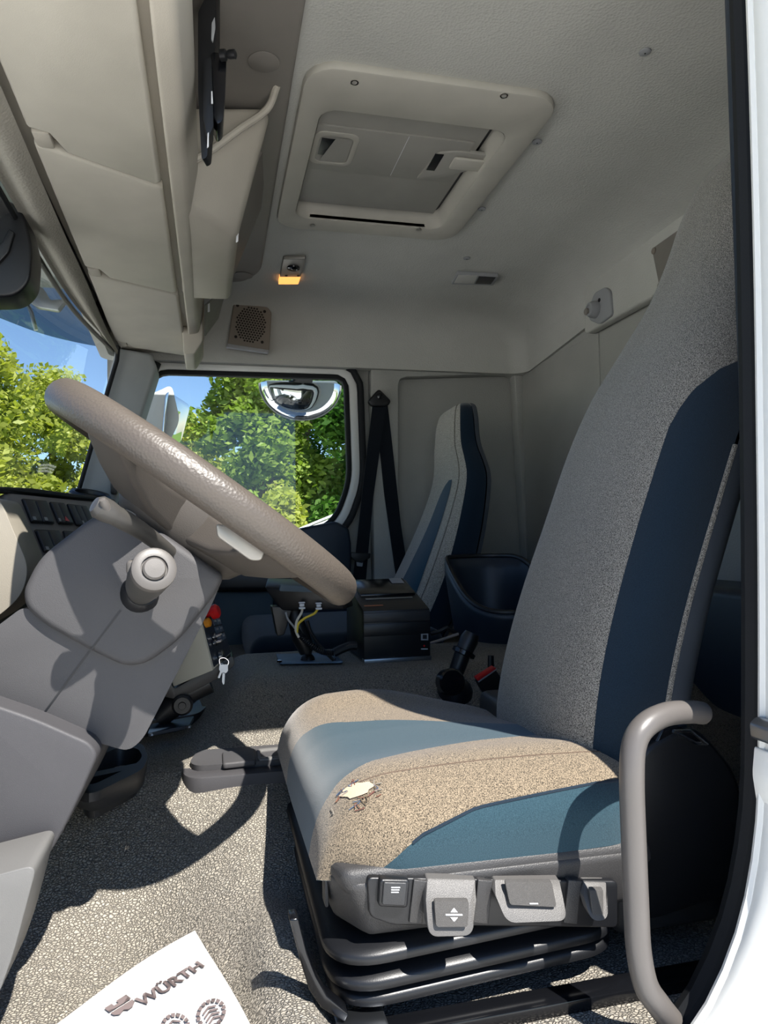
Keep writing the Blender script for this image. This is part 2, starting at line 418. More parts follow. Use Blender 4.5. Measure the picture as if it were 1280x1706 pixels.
# pillar, sill and header that stand proud of the recessed far wall
rec = rounded(pl([(664, 628), (858, 622), (878, 960), (664, 960)], 2.545), [.03, .02, .01, .01], 6)
rec = resample(rec, 96)
ro = rect_match(rec, .574, 1.19, -.05, 1.055)
b = ringplate(rec, ro, (0, .055, 0), .009)
struct(obj('trim_5', b, WALLM))
d1 = thing('door_1', 'x', 'x', P(420, 900, YD)); del d1['label']; del d1['category']; d1['kind'] = 'structure'
obj('door_frame', ringplate(sh(l1, .01), sh(l2, .01), (0, .05, 0), .006), WHITEP, d1)
obj('window_seal', ringplate(sh(win, .005), sh(l1, .005), (0, .03, 0), .004), RUBBER, d1)
obj('weather_seal', ringplate(sh(l2, -.005), sh(l3, -.005), (0, .06, 0), .007), RUBBER, d1)
dp = rounded(pl([(400, 862), (578, 870), (588, 890), (590, 1010), (560, 1120), (330, 1120), (330, 930)], 2.5), [.03, .03, .02, .02, .02, .02, .02], 5)
obj('door_panel', prism(pl([(455, 915), (500, 880), (560, 868), (582, 880), (586, 905), (588, 1120), (455, 1120)], 2.50), (0, .05, 0), .012, 3), NAVYP, d1)
obj('lower_panel', prism(pl([(300, 985), (456, 985), (456, 1120), (300, 1120)], 2.49), (0, .06, 0), .01), SLATE, d1)
obj('armrest', prism(pl([(300, 948), (455, 950), (590, 960), (588, 984), (300, 984)], 2.44), (0, .1, 0), .012), BLACK, d1)
struct(obj('window_1', prism(sh(win, .018), (0, .004, 0)), GLASSM, smooth=False))

# windscreen and its surround
top = [(-.335, .60, 1.03), (-.345, 1.0, 1.03), (-.349, 1.575, 1.03), (-.338, 2.0, 1.03), (-.296, 2.36, 1.028)]
bot = [(-.50, .60, .50), (-.53, 1.0, .50), (-.535, 1.575, .50), (-.50, 2.0, .50), (-.437, 2.36, .50)]
tp, bt = spl(top, 6), spl(bot, 6)
struct(obj('window_2', loft([[a.lerp(b_, k/8) for a, b_ in zip(tp, bt)] for k in range(9)], False), GLASSM))
# header strip in front of the lockers
edge = spl([(-.262, .60, 1.03), (-.272, 1.03, 1.035), (-.276, 1.2, 1.035), (-.282, 1.5, 1.035), (-.284, 1.75, 1.035), (-.29, 2.1, 1.03), (-.288, 2.37, 1.028)], 5)
e2 = spl([(-.335, .60, 1.03), (-.343, 1.0, 1.03), (-.345, 1.293, 1.03), (-.349, 1.575, 1.03), (-.346, 1.9, 1.03), (-.325, 2.15, 1.03), (-.296, 2.36, 1.028)], 5)
rows = []
for k in range(9):
    t = k/8; rows.append([a.lerp(b_, t)+Vector((0, 0, -.016*math.sin(math.pi*min(t*1.35, 1))+.006*t)) for a, b_ in zip(edge, e2)])
rows.append([p+Vector((-.004, 0, .02)) for p in e2]); rows.append([p+Vector((0.0, 0, .24)) for p in e2])
struct(obj('trim_6', loft(rows, False), STRIPM, ang=60))
struct(obj('trim_7', tube([p+Vector((-.006, 0, -.004)) for p in e2], .006, 8), RUBBER))
# far windscreen pillar
pa = [(193, 578), (252, 588), (262, 612), (212, 770), (186, 862), (120, 862), (131, 818)]
struct(obj('trim_8', prism(pl(pa, 2.44), (0, .14, 0), .012, 3), PILLAR))
struct(obj('trim_9', tube(pl([(197, 576), (195, 600), (165, 700), (131, 818), (126, 838)], 2.425), .007, 8), RUBBER))
struct(obj('trim_10', tube(pl([(262, 604), (243, 650), (212, 760), (188, 850)], 2.50), .014, 8), RUBBER))

# driver side: door opening, outer skin, pillar
op = [Vector((-1.1, .62, 1.25)), Vector((.541, .62, 1.25)), Vector((.541, .62, .75)), Vector((.530, .62, .35)), Vector((.520, .62, .14)), Vector((.493, .62, .035)), Vector((.433, .62, -.056)), Vector((.33, .62, -.108)), Vector((.16, .62, -.12)), Vector((-1.1, .62, -.12))]
opl = resample(rounded(op, [.05, .03, .2, .15, .06, .06, .06, .06, .06, .05], 10), 160)
body = sh(offset_xz(opl, -.019), -.034)
WL_ = struct(obj('wall_left', ringplate(body, rect_match(body, -1.6, 1.25, -.8, 1.34), (0, -.035, 0), .012), WHITEP))
seal = offset_xz(opl, .009)
struct(obj('trim_11', tube(sh(seal+seal[:1], -.004), .0155, 10, False), RUBBER))
struct(obj('trim_12', tube(sh(offset_xz(opl, -.015)+offset_xz(opl, -.015)[:1], -.040), .006, 8, False), WHITEP))
struct(obj('trim_13', merge(bx(.602, .66, .63, .715, -.06, 1.25, .012, 3), bx(.64, 1.2, .60, .645, -.08, 1.26)), NAVYP))
struct(obj('trim_14', bx(-1.1, -.02, .66, .72, -.085, -.046, .01, 3), DARK))     # step edge under the mat
struct(obj('trim_15', bx(-.72, -.64, .62, 2.6, -.14, .5), DARK))               # front bulkhead

struct(obj('trim_16', bx(-1.1, 1.18, .585, .70, 1.225, 1.29, .012), LINER))           # door header

# ------------------------------------------------------------------ outside
struct(obj('ground', bx(-40, 40, -25, 60, -1.25, -1.2), CONC))
struct(obj('lawn', bx(-40, 40, 7.5, 60, -1.199, -1.16), GRASSM))
def crown(n, clumps, size, seed):
    rnd = random.Random(seed); vs = []; fs = []
    for _ in range(n):
        c, r = clumps[rnd.randrange(len(clumps))]
        d = Vector((rnd.gauss(0, 1), rnd.gauss(0, 1), rnd.gauss(0, 1))).normalized()
        p = Vector(c)+d*r*(rnd.random()**.4)
        a = Vector((rnd.gauss(0, 1), rnd.gauss(0, 1), rnd.gauss(0, .6))).normalized(); b_ = a.orthogonal().normalized()
        b_ = (b_*math.cos(rnd.random()*6)+a.cross(b_)*math.sin(rnd.random()*6)).normalized()
        s = size*(.6+.8*rnd.random()); k = len(vs)
        vs += [p-a*s, p+b_*s*.5, p+a*s, p-b_*s*.5]; fs.append((k, k+1, k+2, k+3))
    me = bpy.data.meshes.new('foliage'); me.from_pydata([tuple(v) for v in vs], [], fs); return me
def tree(name, label, x, y, h, rad, n, mat, seed, size=.068, low=.12):
    rnd = random.Random(seed); z0 = -1.18
    t = thing(name, label, 'tree', (x, y, z0), 'trees beyond the cab windows')
    clumps = []
    for k in range(80):
        u = rnd.random(); zz = lerp(low, .95, u)*h; rr_ = rad*(1-.75*max(0, (u-.35)/.65)**1.6)
        a = rnd.random()*6.283; q = rr_*math.sqrt(rnd.random())
        clumps.append(((x+q*math.cos(a), y+q*math.sin(a), z0+zz), rad*(.24+.2*rnd.random())))
    stuff(finish('foliage', crown(int(n*1.5), clumps, size, seed+1), mat, t, False))
    stem = [(x, y, z0), (x+.05, y, z0+h*.3), (x-.08, y+.05, z0+h*.6), (x, y, z0+h*.9)]
    bm = tube(spl(stem, 4), [lerp(.16, .03, i/12) for i in range(13)], 8)
    for k in range(7):
        c = clumps[k*5][0]; s = Vector((x, y, z0+h*(.25+.08*k)))
        bm = merge(bm, tube([s, s.lerp(Vector(c), .5)+Vector((0, 0, .15)), c], [.06, .04, .015], 6))
    obj('trunk', bm, BARK, t)
T = tree
T('leafy_tree', 'yellow-green tree filling the left half of the windscreen view', -3.75, 12.0, 4.7, 1.35, 22000, LEAF_Y, 11)
T('leafy_tree', 'small yellow-green tree behind the far pillar and the door mirror', -1.15, 12.4, 3.7, 1.0, 14000, LEAF_Y, 31)
T('leafy_tree', 'mid green tree in the middle of the passenger window', .85, 12.2, 6.0, 1.05, 20000, LEAF_G, 41)
T('leafy_tree', 'large dark green tree at right of the passenger window, behind the kerb mirror', 2.85, 11.6, 6.2, 1.1, 22000, LEAF_D, 51)
T('leafy_tree', 'tall yellow-green tree at the back, left of the far pillar in the windscreen', -3.3, 16.6, 5.6, 1.4, 16000, LEAF_Y, 21)
T('leafy_tree', 'tall green tree at the very left of the windscreen, in the back row', -6.3, 16.2, 5.9, 1.4, 16000, LEAF_G, 101)
T('leafy_tree', 'low green tree in the back row, in the gap right of the door mirror', -.6, 16.8, 4.3, 1.3, 16000, LEAF_Y, 111)
T('leafy_tree', 'dark green tree in the back row, behind the mid green tree', 2.0, 16.4, 6.6, 1.3, 18000, LEAF_D, 121)
T('leafy_tree', 'dark green tree at the right edge of the passenger window, in the back row', 4.7, 16.6, 6.4, 1.4, 14000, LEAF_D, 61)
stuff(tag(finish('hedge', crown(42000, [((lerp(-11, 9, k/59), 21+.5*math.sin(k*2.1), -1.2+lerp(.3, 3.3+.5*math.sin(k*1.7), (k*7 % 10)/9)), .75) for k in range(60)], .12, 5), LEAF_G, None, False), 'long dense green hedge behind all the trees', 'hedge'))
T('shrub', 'low yellow-green shrub below the trees in the passenger window', .75, 8.8, 2.3, .55, 7000, LEAF_Y, 71, .055, .05)
T('shrub', 'low yellow-green shrub at the foot of the windscreen view', -2.6, 8.9, 2.4, .6, 8000, LEAF_Y, 81, .055, .05)
T('shrub', 'low green shrub just left of the far pillar at the foot of the windscreen', -1.15, 8.8, 2.2, .45, 5000, LEAF_G, 91, .055, .05)

# ------------------------------------------------------------------ driver seat
def seat_rows(stations, yc, shear, nexp, npts, yaw0=None):
    """stations: (z, x_front, x_back, half_width); returns rings from the near back edge, round the front, to the far back edge"""
    out = []
    for z, xf, xb, hw in stations:
        D = xb-xf; ring = []
        for k in range(241):
            a = math.pi*k/240
            cx_, cy_ = math.sin(a), -math.cos(a)
            yy = math.copysign(abs(cy_)**(2/nexp), cy_)*hw; xx = D*abs(cx_)**(2/nexp)
            ring.append(Vector((xb-xx+shear*(yy), yc+yy, z)))
        out.append(ring)
    return out
def arc(ring, f0, f1, n):
    L = [0]
    for a, b_ in zip(ring, ring[1:]): L.append(L[-1]+(b_-a).length)
    out = []; j = 0
    for k in range(n+1):
        s = L[-1]*lerp(f0, f1, k/n); s = min(max(s, 0), L[-1]-1e-9)
        while L[j+1] < s: j += 1
        t = (s-L[j])/max(L[j+1]-L[j], 1e-9); out.append(ring[j].lerp(ring[j+1], t))
    return out
def densify(st, n): return [tuple(v) for v in [list(x) for x in spl4(st, n)]]
def spl4(st, n):
    out = []; N = len(st)
    for i in range(N-1):
        p0, p1, p2, p3 = st[max(i-1, 0)], st[i], st[i+1], st[min(i+2, N-1)]
        for k in range(n):
            t = k/n
            out.append([.5*(2*b_+(c-a)*t+(2*a-5*b_+4*c-d)*t*t+(3*b_-a-3*c+d)*t**3) for a, b_, c, d in zip(p0, p1, p2, p3)])
    out.append(list(st[-1])); return out

seat = thing('driver_seat', 'driver seat with teal and tan cushion on a black pleated suspension base', 'seat', (.35, .95, -.05))
# cushion: rings across, rolled over at the front
YC, HW, XF, XB, ZB, ZT, RF = .952, .262, .098, .462, .088, .163, .085
def cushion_ring(i):
    if i <= 14:
        u = 1-math.cos(math.radians(90*i/14)); x = XF+RF*u; k = max(1-(1-u)**2.6, 0)**(1/2.6)
        hw = HW-.035*(1-u)**2; zt = ZB-.03*(1-u)+(ZT-ZB+.03*(1-u))*k
        zb = ZB-.03*(1-u)*.4
    else:
        x = lerp(XF+RF, XB, (i-14)/26); hw = HW; zt = ZT+.006*math.sin((i-14)/26*3); zb = ZB
        e = max(0, (i-33)/7); hw -= .022*e**3; zt -= .012*e**3
    ring = []
    for k in range(241):
        a = math.pi*k/240; yn = -math.copysign(abs(math.cos(a))**(2/4.6), math.cos(a))
        zz = abs(math.sin(a))**(2/4.6)
        crown = .014*math.exp(-((abs(yn)-.72)/.2)**2)*min(1, max(0, (x-XF)/.08))-.006*(1-abs(yn))
        ring.append(Vector((x, YC+yn*hw, zb+max(zt-zb, .0006)*zz+(crown-.046*sst(.22, .45, x)*sst(-.3, .9, yn))*zz)))
    return x, ring
R_ = [cushion_ring(i) for i in range(41)]
B1 = [(XF, .0005), (.135, .001), (.165, .02), (.20, .055), (.26, .085), (.40, .108), (.575, .112)]
B2 = [(XF, .13), (.108, .165), (.13, .205), (.16, .235), (.22, .285), (.30, .32), (.45, .36), (.575, .36)]
B3 = [(XF, .66), (.13, .61), (.20, .575), (.30, .53), (.40, .475), (.45, .45), (.575, .43)]
b1 = lambda x: interp(B1, x)
b2 = lambda x: interp(B2, x)
b3 = lambda x: interp(B3, x)
NS = 18
def cpatch(name, fa, fb, mat, n=NS):
    return patch(name, [arc(r, fa(x), fb(x), n) for x, r in R_], mat, cush)
cush = cpatch.__globals__['seat']
cush = obj('seat_cushion', loft([arc(r, b2(x), b3(x), 30) for x, r in R_], False), TEALF, seat, True, 60)
cush['label'] = 'teal cloth centre of the cushion'
o = cpatch('bolster', b1, b2, TANF); o['label'] = 'worn tan bolster with a torn hole'
cpatch('bolster', b3, lambda x: 1-b1(x), TANF, 30)
o = cpatch('side_cloth', lambda x: 0, b1, TEALF, 10); o['label'] = 'teal side cloth'
cpatch('side_cloth', lambda x: 1-b1(x), lambda x: 1, TEALF, 10)
# seam piping and stitching along the near bolster
def cpos(xq, f, lift=.0008):
    best = min(range(41), key=lambda i: abs(R_[i][0]-xq)); j = best
    if R_[j][0] > xq and j > 0: j -= 1
    j = min(j, 39); t = (xq-R_[j][0])/max(R_[j+1][0]-R_[j][0], 1e-9); t = max(0, min(1, t))
    a = arc(R_[j][1], f, f+1e-4, 1)[0]; b_ = arc(R_[j+1][1], f, f+1e-4, 1)[0]
    p = a.lerp(b_, t); q = arc(R_[j][1], min(f+.02, .98), min(f+.0201, .99), 1)[0]
    nn = (b_-a).cross(q-a); nn = nn.normalized() if nn.length > 0 else Vector((0, 0, 1))
    if nn.z < 0: nn = -nn
    return p+nn*lift
obj('piping', tube([cpos(lerp(.19, .455, k/24), b1(lerp(.19, .455, k/24)), .0004) for k in range(25)], .0016, 6), NAVYF, cush)
obj('stitching', tube([cpos(lerp(.15, .455, k/24), lerp(.175, .185, k/24), 0) for k in range(25)], .0009, 6), plastic('stitch', srgb(92, 78, 66), .9, 900, 0), cush)
# the tear: frayed edge, exposed foam, loose coloured threads
def tear_pt(u, v):                                                        # u along x, v across the bolster
    return cpos(.1365+u*.03, .150+v*.05, .0016)
loop = []
rnd = random.Random(4)
for k in range(22):
    a = 2*math.pi*k/22; r = .40*(1+.22*rnd.uniform(-1, 1)); loop.append(tear_pt(math.cos(a)*r*1.5+.30, math.sin(a)*r*.75+.12))
bm = BM(); cv = bm.verts.new(sum(loop, Vector())/22+Vector((0, 0, .0018))); vs = [bm.verts.new(p) for p in loop]
for k in range(22): bm.faces.new((cv, vs[k], vs[(k+1) % 22]))
o = obj('torn_foam', bm, FOAM, cush); o['label'] = 'cream foam showing through the tear'
for ci, cc in enumerate(((112, 76, 60), (70, 84, 104), (130, 124, 114), (96, 82, 66), (98, 62, 54))):
    tm = plastic('thread', srgb(*cc), .9, 900, 0)
    for k in range(4):
        a = rnd.uniform(0, 6.28); r = rnd.uniform(.40, .72); u, v = math.cos(a)*r*1.5+.2, math.sin(a)*r*.8-.02
        q = [tear_pt(u+rnd.uniform(-.2, .2), v+rnd.uniform(-.2, .2)) for _ in range(3)]
        obj('loose_thread', tube(spl(q, 4), .0005, 5), tm, cush)

# backrest
BS = [(.085, .425, .53, .16), (.105, .408, .53, .18), (.14, .405, .53, .19), (.19, .414, .535, .198), (.26, .434, .548, .203), (.34, .462, .572, .204), (.44, .502, .61, .203), (.55, .545, .655, .200),
      (.64, .588, .70, .190), (.72, .638, .75, .165), (.79, .680, .795, .138), (.86, .712, .83, .128), (.93, .74, .865, .126), (.985, .768, .89, .118), (1.015, .80, .90, .10), (1.03, .85, .90, .06)]
BD = densify(BS, 4)
rows = seat_rows(BD, .935, .14, 3.3, 241)
def nb(z): return interp([(.08, .14), (.2, .15), (.44, .165), (.56, .165), (.595, .14), (.62, .10), (.634, .05), (.640, .012), (.645, 0)], z)
nav_rows = [(d[0], r) for d, r in zip(BD, rows) if d[0] < .64]
extra = [.590, .60, .61, .62, .628, .634, .639]
def row_at(z):
    for (a, ra), (b_, rb) in zip(zip([d[0] for d in BD], rows), list(zip([d[0] for d in BD], rows))[1:]):
        if a <= z <= b_: t = (z-a)/(b_-a); return [p.lerp(q, t) for p, q in zip(ra, rb)]
zs = sorted(set([round(d[0], 4) for d in BD] + extra)); zs[0] += 1e-5
full = [(z, row_at(z)) for z in zs if row_at(z) is not None]
bk = obj('backrest', loft([arc(r, nb(z), 1-nb(z), 56) for z, r in full], False), GREYF, seat, True, 60)
bk['label'] = 'grey tweed backrest front and headrest'
low = [(z, r) for z, r in full if z < .641]
o = patch('side_panel', [arc(r, 0, nb(z), 10) for z, r in low], NAVYF, bk); o['label'] = 'navy cloth side'
patch('side_panel', [arc(r, 1-nb(z), 1, 10) for z, r in low], NAVYF, bk)
o = obj('piping', tube([arc(r, .004, .0045, 1)[0]+Vector((.002, -.002, 0)) for z, r in full if .14 < z < .55], .0032, 6), GREYF, bk)
sh_rows = []
for (z, xf, xb, hw) in BD:
    if .10 < z < 1.02:
        ring = []
        for k in range(25):
            a = math.pi*k/24; cy_ = -math.cos(a); yy = math.copysign(abs(cy_)**.5, cy_)*(hw+.004)
            ring.append(Vector((xb+.002+.055*abs(math.sin(a))**.6+.14*yy, .935+yy, z)))
        sh_rows.append(ring)
o = patch('back_shell', sh_rows, SHELL, seat); o['label'] = 'dark grey moulded seat shell'

# plinth skirt with control recess
yn = .688
sk = rounded(pl([(497, 1285), (556, 1416), (700, 1424), (1045, 1432), (1045, 1545), (640, 1545), (575, 1525), (520, 1440), (497, 1380)], yn), [.01, .02, .0, .01, .01, .02, .04, .05, .02], 6)
base = obj('seat_base', prism([(.108, yn+.03, .098), (.118, yn, .098), (.455, yn, .090), (.455, 1.21, .090), (.118, 1.21, .098), (.108, 1.18, .098)][::-1], (0.006, 0, -.028), .01, 3), SEATB, seat)
obj('base_skirt', taper_prism([(.106, yn+.03, .088), (.124, yn-.004, .088), (.455, yn-.004, .082), (.455, 1.214, .082), (.124, 1.214, .088), (.106, 1.18, .088)],
     [(.116, yn+.05, .030), (.145, yn+.008, .026), (.455, yn+.008, .020), (.455, 1.20, .020), (.145, 1.20, .026), (.116, 1.17, .030)], .010, 3), SEATB, base)
fp = Vector((.107, .70, .07))
obj('side_badge', box((.1085, .735, .062), (.004, .02, .03), .002), DARK, base)
# bellows: three rolled pleats, each its own fold
for k, (z, ins) in enumerate(((.010, 0), (-.010, .002), (-.028, .006))):
    lp = rounded([(.103+ins, yn-.004+ins, 0), (.43, yn+.012+ins, 0), (.455, 1.20, 0), (.103+ins, 1.20, 0)], [.06, .05, .04, .06], 10)
    lp = [Vector((p[0], p[1], z+.02*(p[0]-.12)+(.006 if k == 0 else .0)+.012*max(0, (p[1]-.70)))) for p in lp]
    ins2 = [Vector((lerp(p.x, .35, .10), lerp(p.y, .95, .07), p.z+.006)) for p in lp]
    ins3 = [Vector((lerp(p.x, .35, .10), lerp(p.y, .95, .07), p.z-.010)) for p in lp]
    r3 = [[ins2[i].lerp(p, t)+Vector((0, 0, dz)) for i, p in enumerate(lp)] for t, dz in ((0, 0), (.6, -.001), (.88, -.002), (.97, -.004), (1, -.0075), (.97, -.011))]
    r3 += [[ins3[i].lerp(p, t)+Vector((0, 0, dz)) for i, p in enumerate(lp)] for t, dz in ((.6, .0), (0, 0))]
    obj('bellows_fold', loft(r3), BLACK, seat, True, 60)
obj('bellows_core', loft([rounded([(.14, yn+.035, z), (.42, yn+.045, z), (.42, 1.17, z), (.14, 1.17, z)], .05, 6) for z in (-.05, .03)]), BLACK, seat)
rail = obj('seat_rail', bx(.12, .58, .672, .70, -.066, -.052, .002), BLACKG, seat)
obj('rail_slider', bx(.11, .16, .665, .71, -.068, -.046, .003), STEEL, rail)
# belt bracket lever at the foot of the seat
br = pl([(482, 1532), (500, 1600), (515, 1650), (535, 1680), (575, 1705), (582, 1690), (545, 1660), (527, 1628), (512, 1590), (497, 1530)], .69)
obj('foot_bracket', prism(br, (0, .02, 0), .002), BLACKG, seat)
rf = obj('recliner_frame', bx(.44, .585, .735, 1.165, -.04, .155, .015, 3), DARK, seat)
obj('recliner_cover', prism(rounded([(.455, .722, -.02), (.60, .722, .0), (.60, .722, .13), (.54, .722, .20), (.46, .722, .17)], .03), (0, .02, 0), .006), BLACK, rf)
# controls on the near face
def ctl(name, px, y0, dy, mat, bev=.003, r=.004):
    return obj(name, prism(rounded(pl(px, y0), r, 5), (0, dy, 0), bev, 3), mat, seat)
rc = obj('control_panel', prism(rounded(pl([(612, 1462), (1030, 1468), (1030, 1546), (655, 1542), (616, 1528)], .682), .006), (0, .03, 0), .002), BLACK, seat)
for xa, xb_ in ((690, 712), (797, 822), (948, 970)):
    obj('divider', prism(pl([(xa, 1466), (xb_, 1468), (xb_-8, 1540), (xa-8, 1538)], .679), (0, .01, 0), .001), SEATB, rc)
sw = ctl('rocker_switch', [(634, 1465), (684, 1466), (680, 1514), (631, 1512)], .674, .012, BLACK)
obj('rocker', prism(rounded(pl([(640, 1470), (679, 1471), (675, 1510), (637, 1508)], .671), .002), (0, .006, 0), .0015), DARK, sw)
for dy in (0, 4, 8): obj('mark', prism(pl([(652, 1478+dy), (667-dy*.3, 1478+dy), (667-dy*.3, 1479.4+dy), (652, 1479.4+dy)], .6706), (0, .001, 0)), SYMB, sw, False)
PAD = plastic('lever_grey', srgb(80, 78, 76), .45, 1500, .5, .5)
def paddle(name, top_px, mid_px, low_px, y0, mat):
    """a lever that comes out of the panel and bends down: three cross rows of (left, right) pixels"""
    (a0, a1), (b0, b1_), (c0, c1) = top_px, mid_px, low_px
    bm = BM()
    up = [P(*a0, y0+.012), P(*a1, y0+.012), P(*b1_, y0), P(*b0, y0)]
    lo = [P(*b0, y0), P(*b1_, y0), P(*c1, y0-.012), P(*c0, y0-.012)]
    rows = [[up[0], up[1]], [up[3], up[2]], [lo[3], lo[2]]]
    loop = rounded([rows[0][0], rows[0][1], rows[1][1], rows[2][1], rows[2][0], rows[1][0]], [.002, .002, 0, .010, .010, 0], 6)
    return obj(name, prism(loop, (.0, .012, .003), .0035, 3, 40), mat, seat)
p1 = paddle('height_lever', ((712, 1464), (793, 1466)), ((710, 1500), (793, 1500)), ((714, 1562), (789, 1560)), .668, PAD)
grip = obj('grip_patch', prism(rounded([P(724, 1502, .6632), P(782, 1502, .6632), P(780, 1545, .6545), P(727, 1545, .6545)], .003), (0, .004, .002), .0006), plastic('lever_grip', srgb(70, 68, 66), .5, 2600, 1.0, .5), p1)
def tri(px, y, par): return obj('arrow', prism(pl(px, y), (0, .001, 0)), SYMB, par, False)
tri([(751, 1520), (757, 1513), (763, 1520)], .6595, p1); tri([(751, 1529), (763, 1529), (757, 1536)], .6565, p1)
obj('mark', prism(pl([(743, 1523.6), (771, 1523.6), (771, 1525.4), (743, 1525.4)], .658), (0, .001, 0)), SYMB, p1, False)
p2 = paddle('tilt_lever', ((825, 1466), (932, 1466)), ((826, 1492), (938, 1494)), ((845, 1538), (946, 1534)), .668, PAD)
obj('grip_patch', prism(rounded([P(842, 1470, .669), P(920, 1470, .669), P(928, 1512, .659), P(850, 1508, .659)], .003), (0, .004, .002), .0006), bpy.data.materials['lever_grip'], p2)
obj('mark', prism(pl([(883, 1505), (897, 1505), (897, 1506.6), (883, 1506.6)], .6592), (0, .001, 0)), SYMB, p2, False)
p3 = paddle('lumbar_lever', ((973, 1469), (1010, 1470)), ((974, 1496), (1012, 1497)), ((985, 1535), (1014, 1533)), .670, PAD)
obj('grip_patch', prism(rounded([P(983, 1483, .669), P(1006, 1483, .669), P(1006, 1525, .661), P(988, 1525, .661)], .002), (0, .004, .002), .0006), bpy.data.materials['lever_grip'], p3)

# ------------------------------------------------------------------ passenger seat
ps = thing('passenger_seat', 'passenger seat with grey tweed back and dark navy side, by the far wall', 'seat', (.45, 2.24, -.05))
PS = [(.03, .50, .60, .20), (.15, .53, .68, .205), (.232, .562, .725, .21), (.319, .61, .758, .212), (.443, .675, .79, .212), (.552, .722, .81, .205), (.61, .738, .816, .195), (.655, .742, .81, .178), (.70, .738, .803, .155), (.74, .74, .80, .145), (.79, .745, .80, .138), (.83, .757, .80, .12), (.845, .775, .80, .09)]
PD = densify(PS, 4); prow = seat_rows(PD, 2.225, .02, 3.6, 241)
PB = .125
pb = obj('backrest', loft([arc(r, PB, 1-PB, 56) for r in prow], False), LGREYF, ps, True, 60); pb['label'] = 'grey tweed front of the backrest'
o = patch('side_panel', [arc(r, 0, PB, 8) for r in prow], NAVYF, pb); o['label'] = 'navy cloth side'
patch('side_panel', [arc(r, 1-PB, 1, 8) for r in prow], NAVYF, pb)
def lift(r, f0, f1, n, dx): return [p+Vector((-dx, -.001, 0)) for p in arc(r, f0, f1, n)]
ins = []
for d, r in zip(PD, prow):
    if .08 < d[0] < .60:
        wgt = 1 if d[0] < .53 else math.sqrt(max(0.02, 1-((d[0]-.53)/.07)**2)); lo_ = interp([(.08, .20), (.3, .24), (.6, .29)], d[0]); hi_ = .46
        ins.append(lift(r, lo_, lerp(lo_+.01, hi_, wgt), 8, .0015))
o = patch('teal_insert', ins, TEAL2, pb); o['label'] = 'teal stripe let into the backrest'
obj('piping', tube([arc(r, PB+.07, PB+.0705, 1)[0]+Vector((-.0005, 0, 0)) for r in prow[8:]], .002, 6), GREYF, pb)
obj('back_shell', loft([[Vector((d[2]+.03*math.sin(math.pi*k/16)**.5, 2.225-d[3]*math.cos(math.pi*k/16), d[0])) for k in range(17)] for d in PD], False), SHELL, ps)
obj('seat_cushion', bx(.09, .62, 1.86, 2.46, .05, .168, .04, 5), NAVYF, ps)
obj('seat_base', bx(.16, .60, 2.02, 2.42, -.06, .06, .02), BLACK, ps)

# ------------------------------------------------------------------ steering wheel
SWC = Vector((-.006, .95, .474)); U = Vector((.811, 0, -.585)); N_ = Vector((.585, 0, .811)); V = Vector((0, 1, 0))
def WL(u, v, w): return SWC+U*u+V*v+N_*w
sw_ = thing('steering_wheel', 'large grey-brown steering wheel tilted over the driver seat', 'steering wheel', SWC)
rr_, rm = .0195, .2095
rim = BM(); rings = []
for k in range(96):
    a = 2*math.pi*k/96; d = U*math.cos(a)+V*math.sin(a); ring = []
    for j in range(18):
        t = 2*math.pi*j/18; ring.append(SWC+d*(rm+rr_*math.cos(t))+N_*(rr_*1.12*math.sin(t)))
    rings.append(ring)
rings.append(rings[0]); rim = loft(rings, True, False, False); bmesh.ops.remove_doubles(rim, verts=rim.verts, dist=1e-6)
rim_o = obj('rim', rim, WHEELM, sw_)
obj('rim_seam', loft([[SWC+(U*math.cos(a)+V*math.sin(a))*(rm+rr_*math.cos(t)*1.004)+N_*(rr_*1.124*math.sin(t)) for t in (math.radians(232), math.radians(236))] for a in [2*math.pi*k/96 for k in range(97)]], False), plastic('seam_shade', srgb(80, 73, 65), .6, 900, 0), rim_o)
def hubloop(s, w): return [WL(s*x, s*y, w) for x, y in [(math.copysign(abs(math.cos(a))**.62, math.cos(a))*.098, math.copysign(abs(math.sin(a))**.62, math.sin(a))*.082) for a in [2*math.pi*k/40 for k in range(40)]]]
hub = obj('hub', loft([hubloop(.62, -.085), hubloop(.84, -.07), hubloop(.97, -.05), hubloop(1.0, -.03), hubloop(.98, .0), hubloop(.9, .012), hubloop(.5, .018)]), HUBM, sw_)
def spoke(ang, w0, w1):
    d = U*math.cos(ang)+V*math.sin(ang); t = N_.cross(d)
    sec = []
    for q, wd, lo, hi in ((.06, w0, -.062, -.012), (.11, w0*.92, -.055, -.016), (.15, lerp(w0, w1, .6), -.040, -.012), (.185, w1, -.024, .002), (.20, w1*1.05, -.012, .010)):
        c = SWC+d*q
        sec.append(rounded([c-t*wd+N_*lo, c+t*wd+N_*lo, c+t*wd*.95+N_*hi, c-t*wd*.95+N_*hi], .009, 4))
    return obj('spoke', loft(sec), HUBM, sw_)
for a in (52, -52, 128, -128): spoke(math.radians(a), .040, .034)
# switch pod on the near lower spoke
pod = obj('button_pod', prism(rounded(pl([(360, 872), (382, 876), (442, 918), (436, 934), (418, 934), (362, 894)], .775), .004), (0, .03, 0), .003), SILV, sw_)
pod['label'] = 'pale switch pod on the near spoke'
obj('horn_trim', prism(rounded(pl([(240, 845), (246, 838), (283, 812), (292, 816), (288, 824), (246, 850)], .86), .002), (0, .10, 0), .002), SILV, sw_)

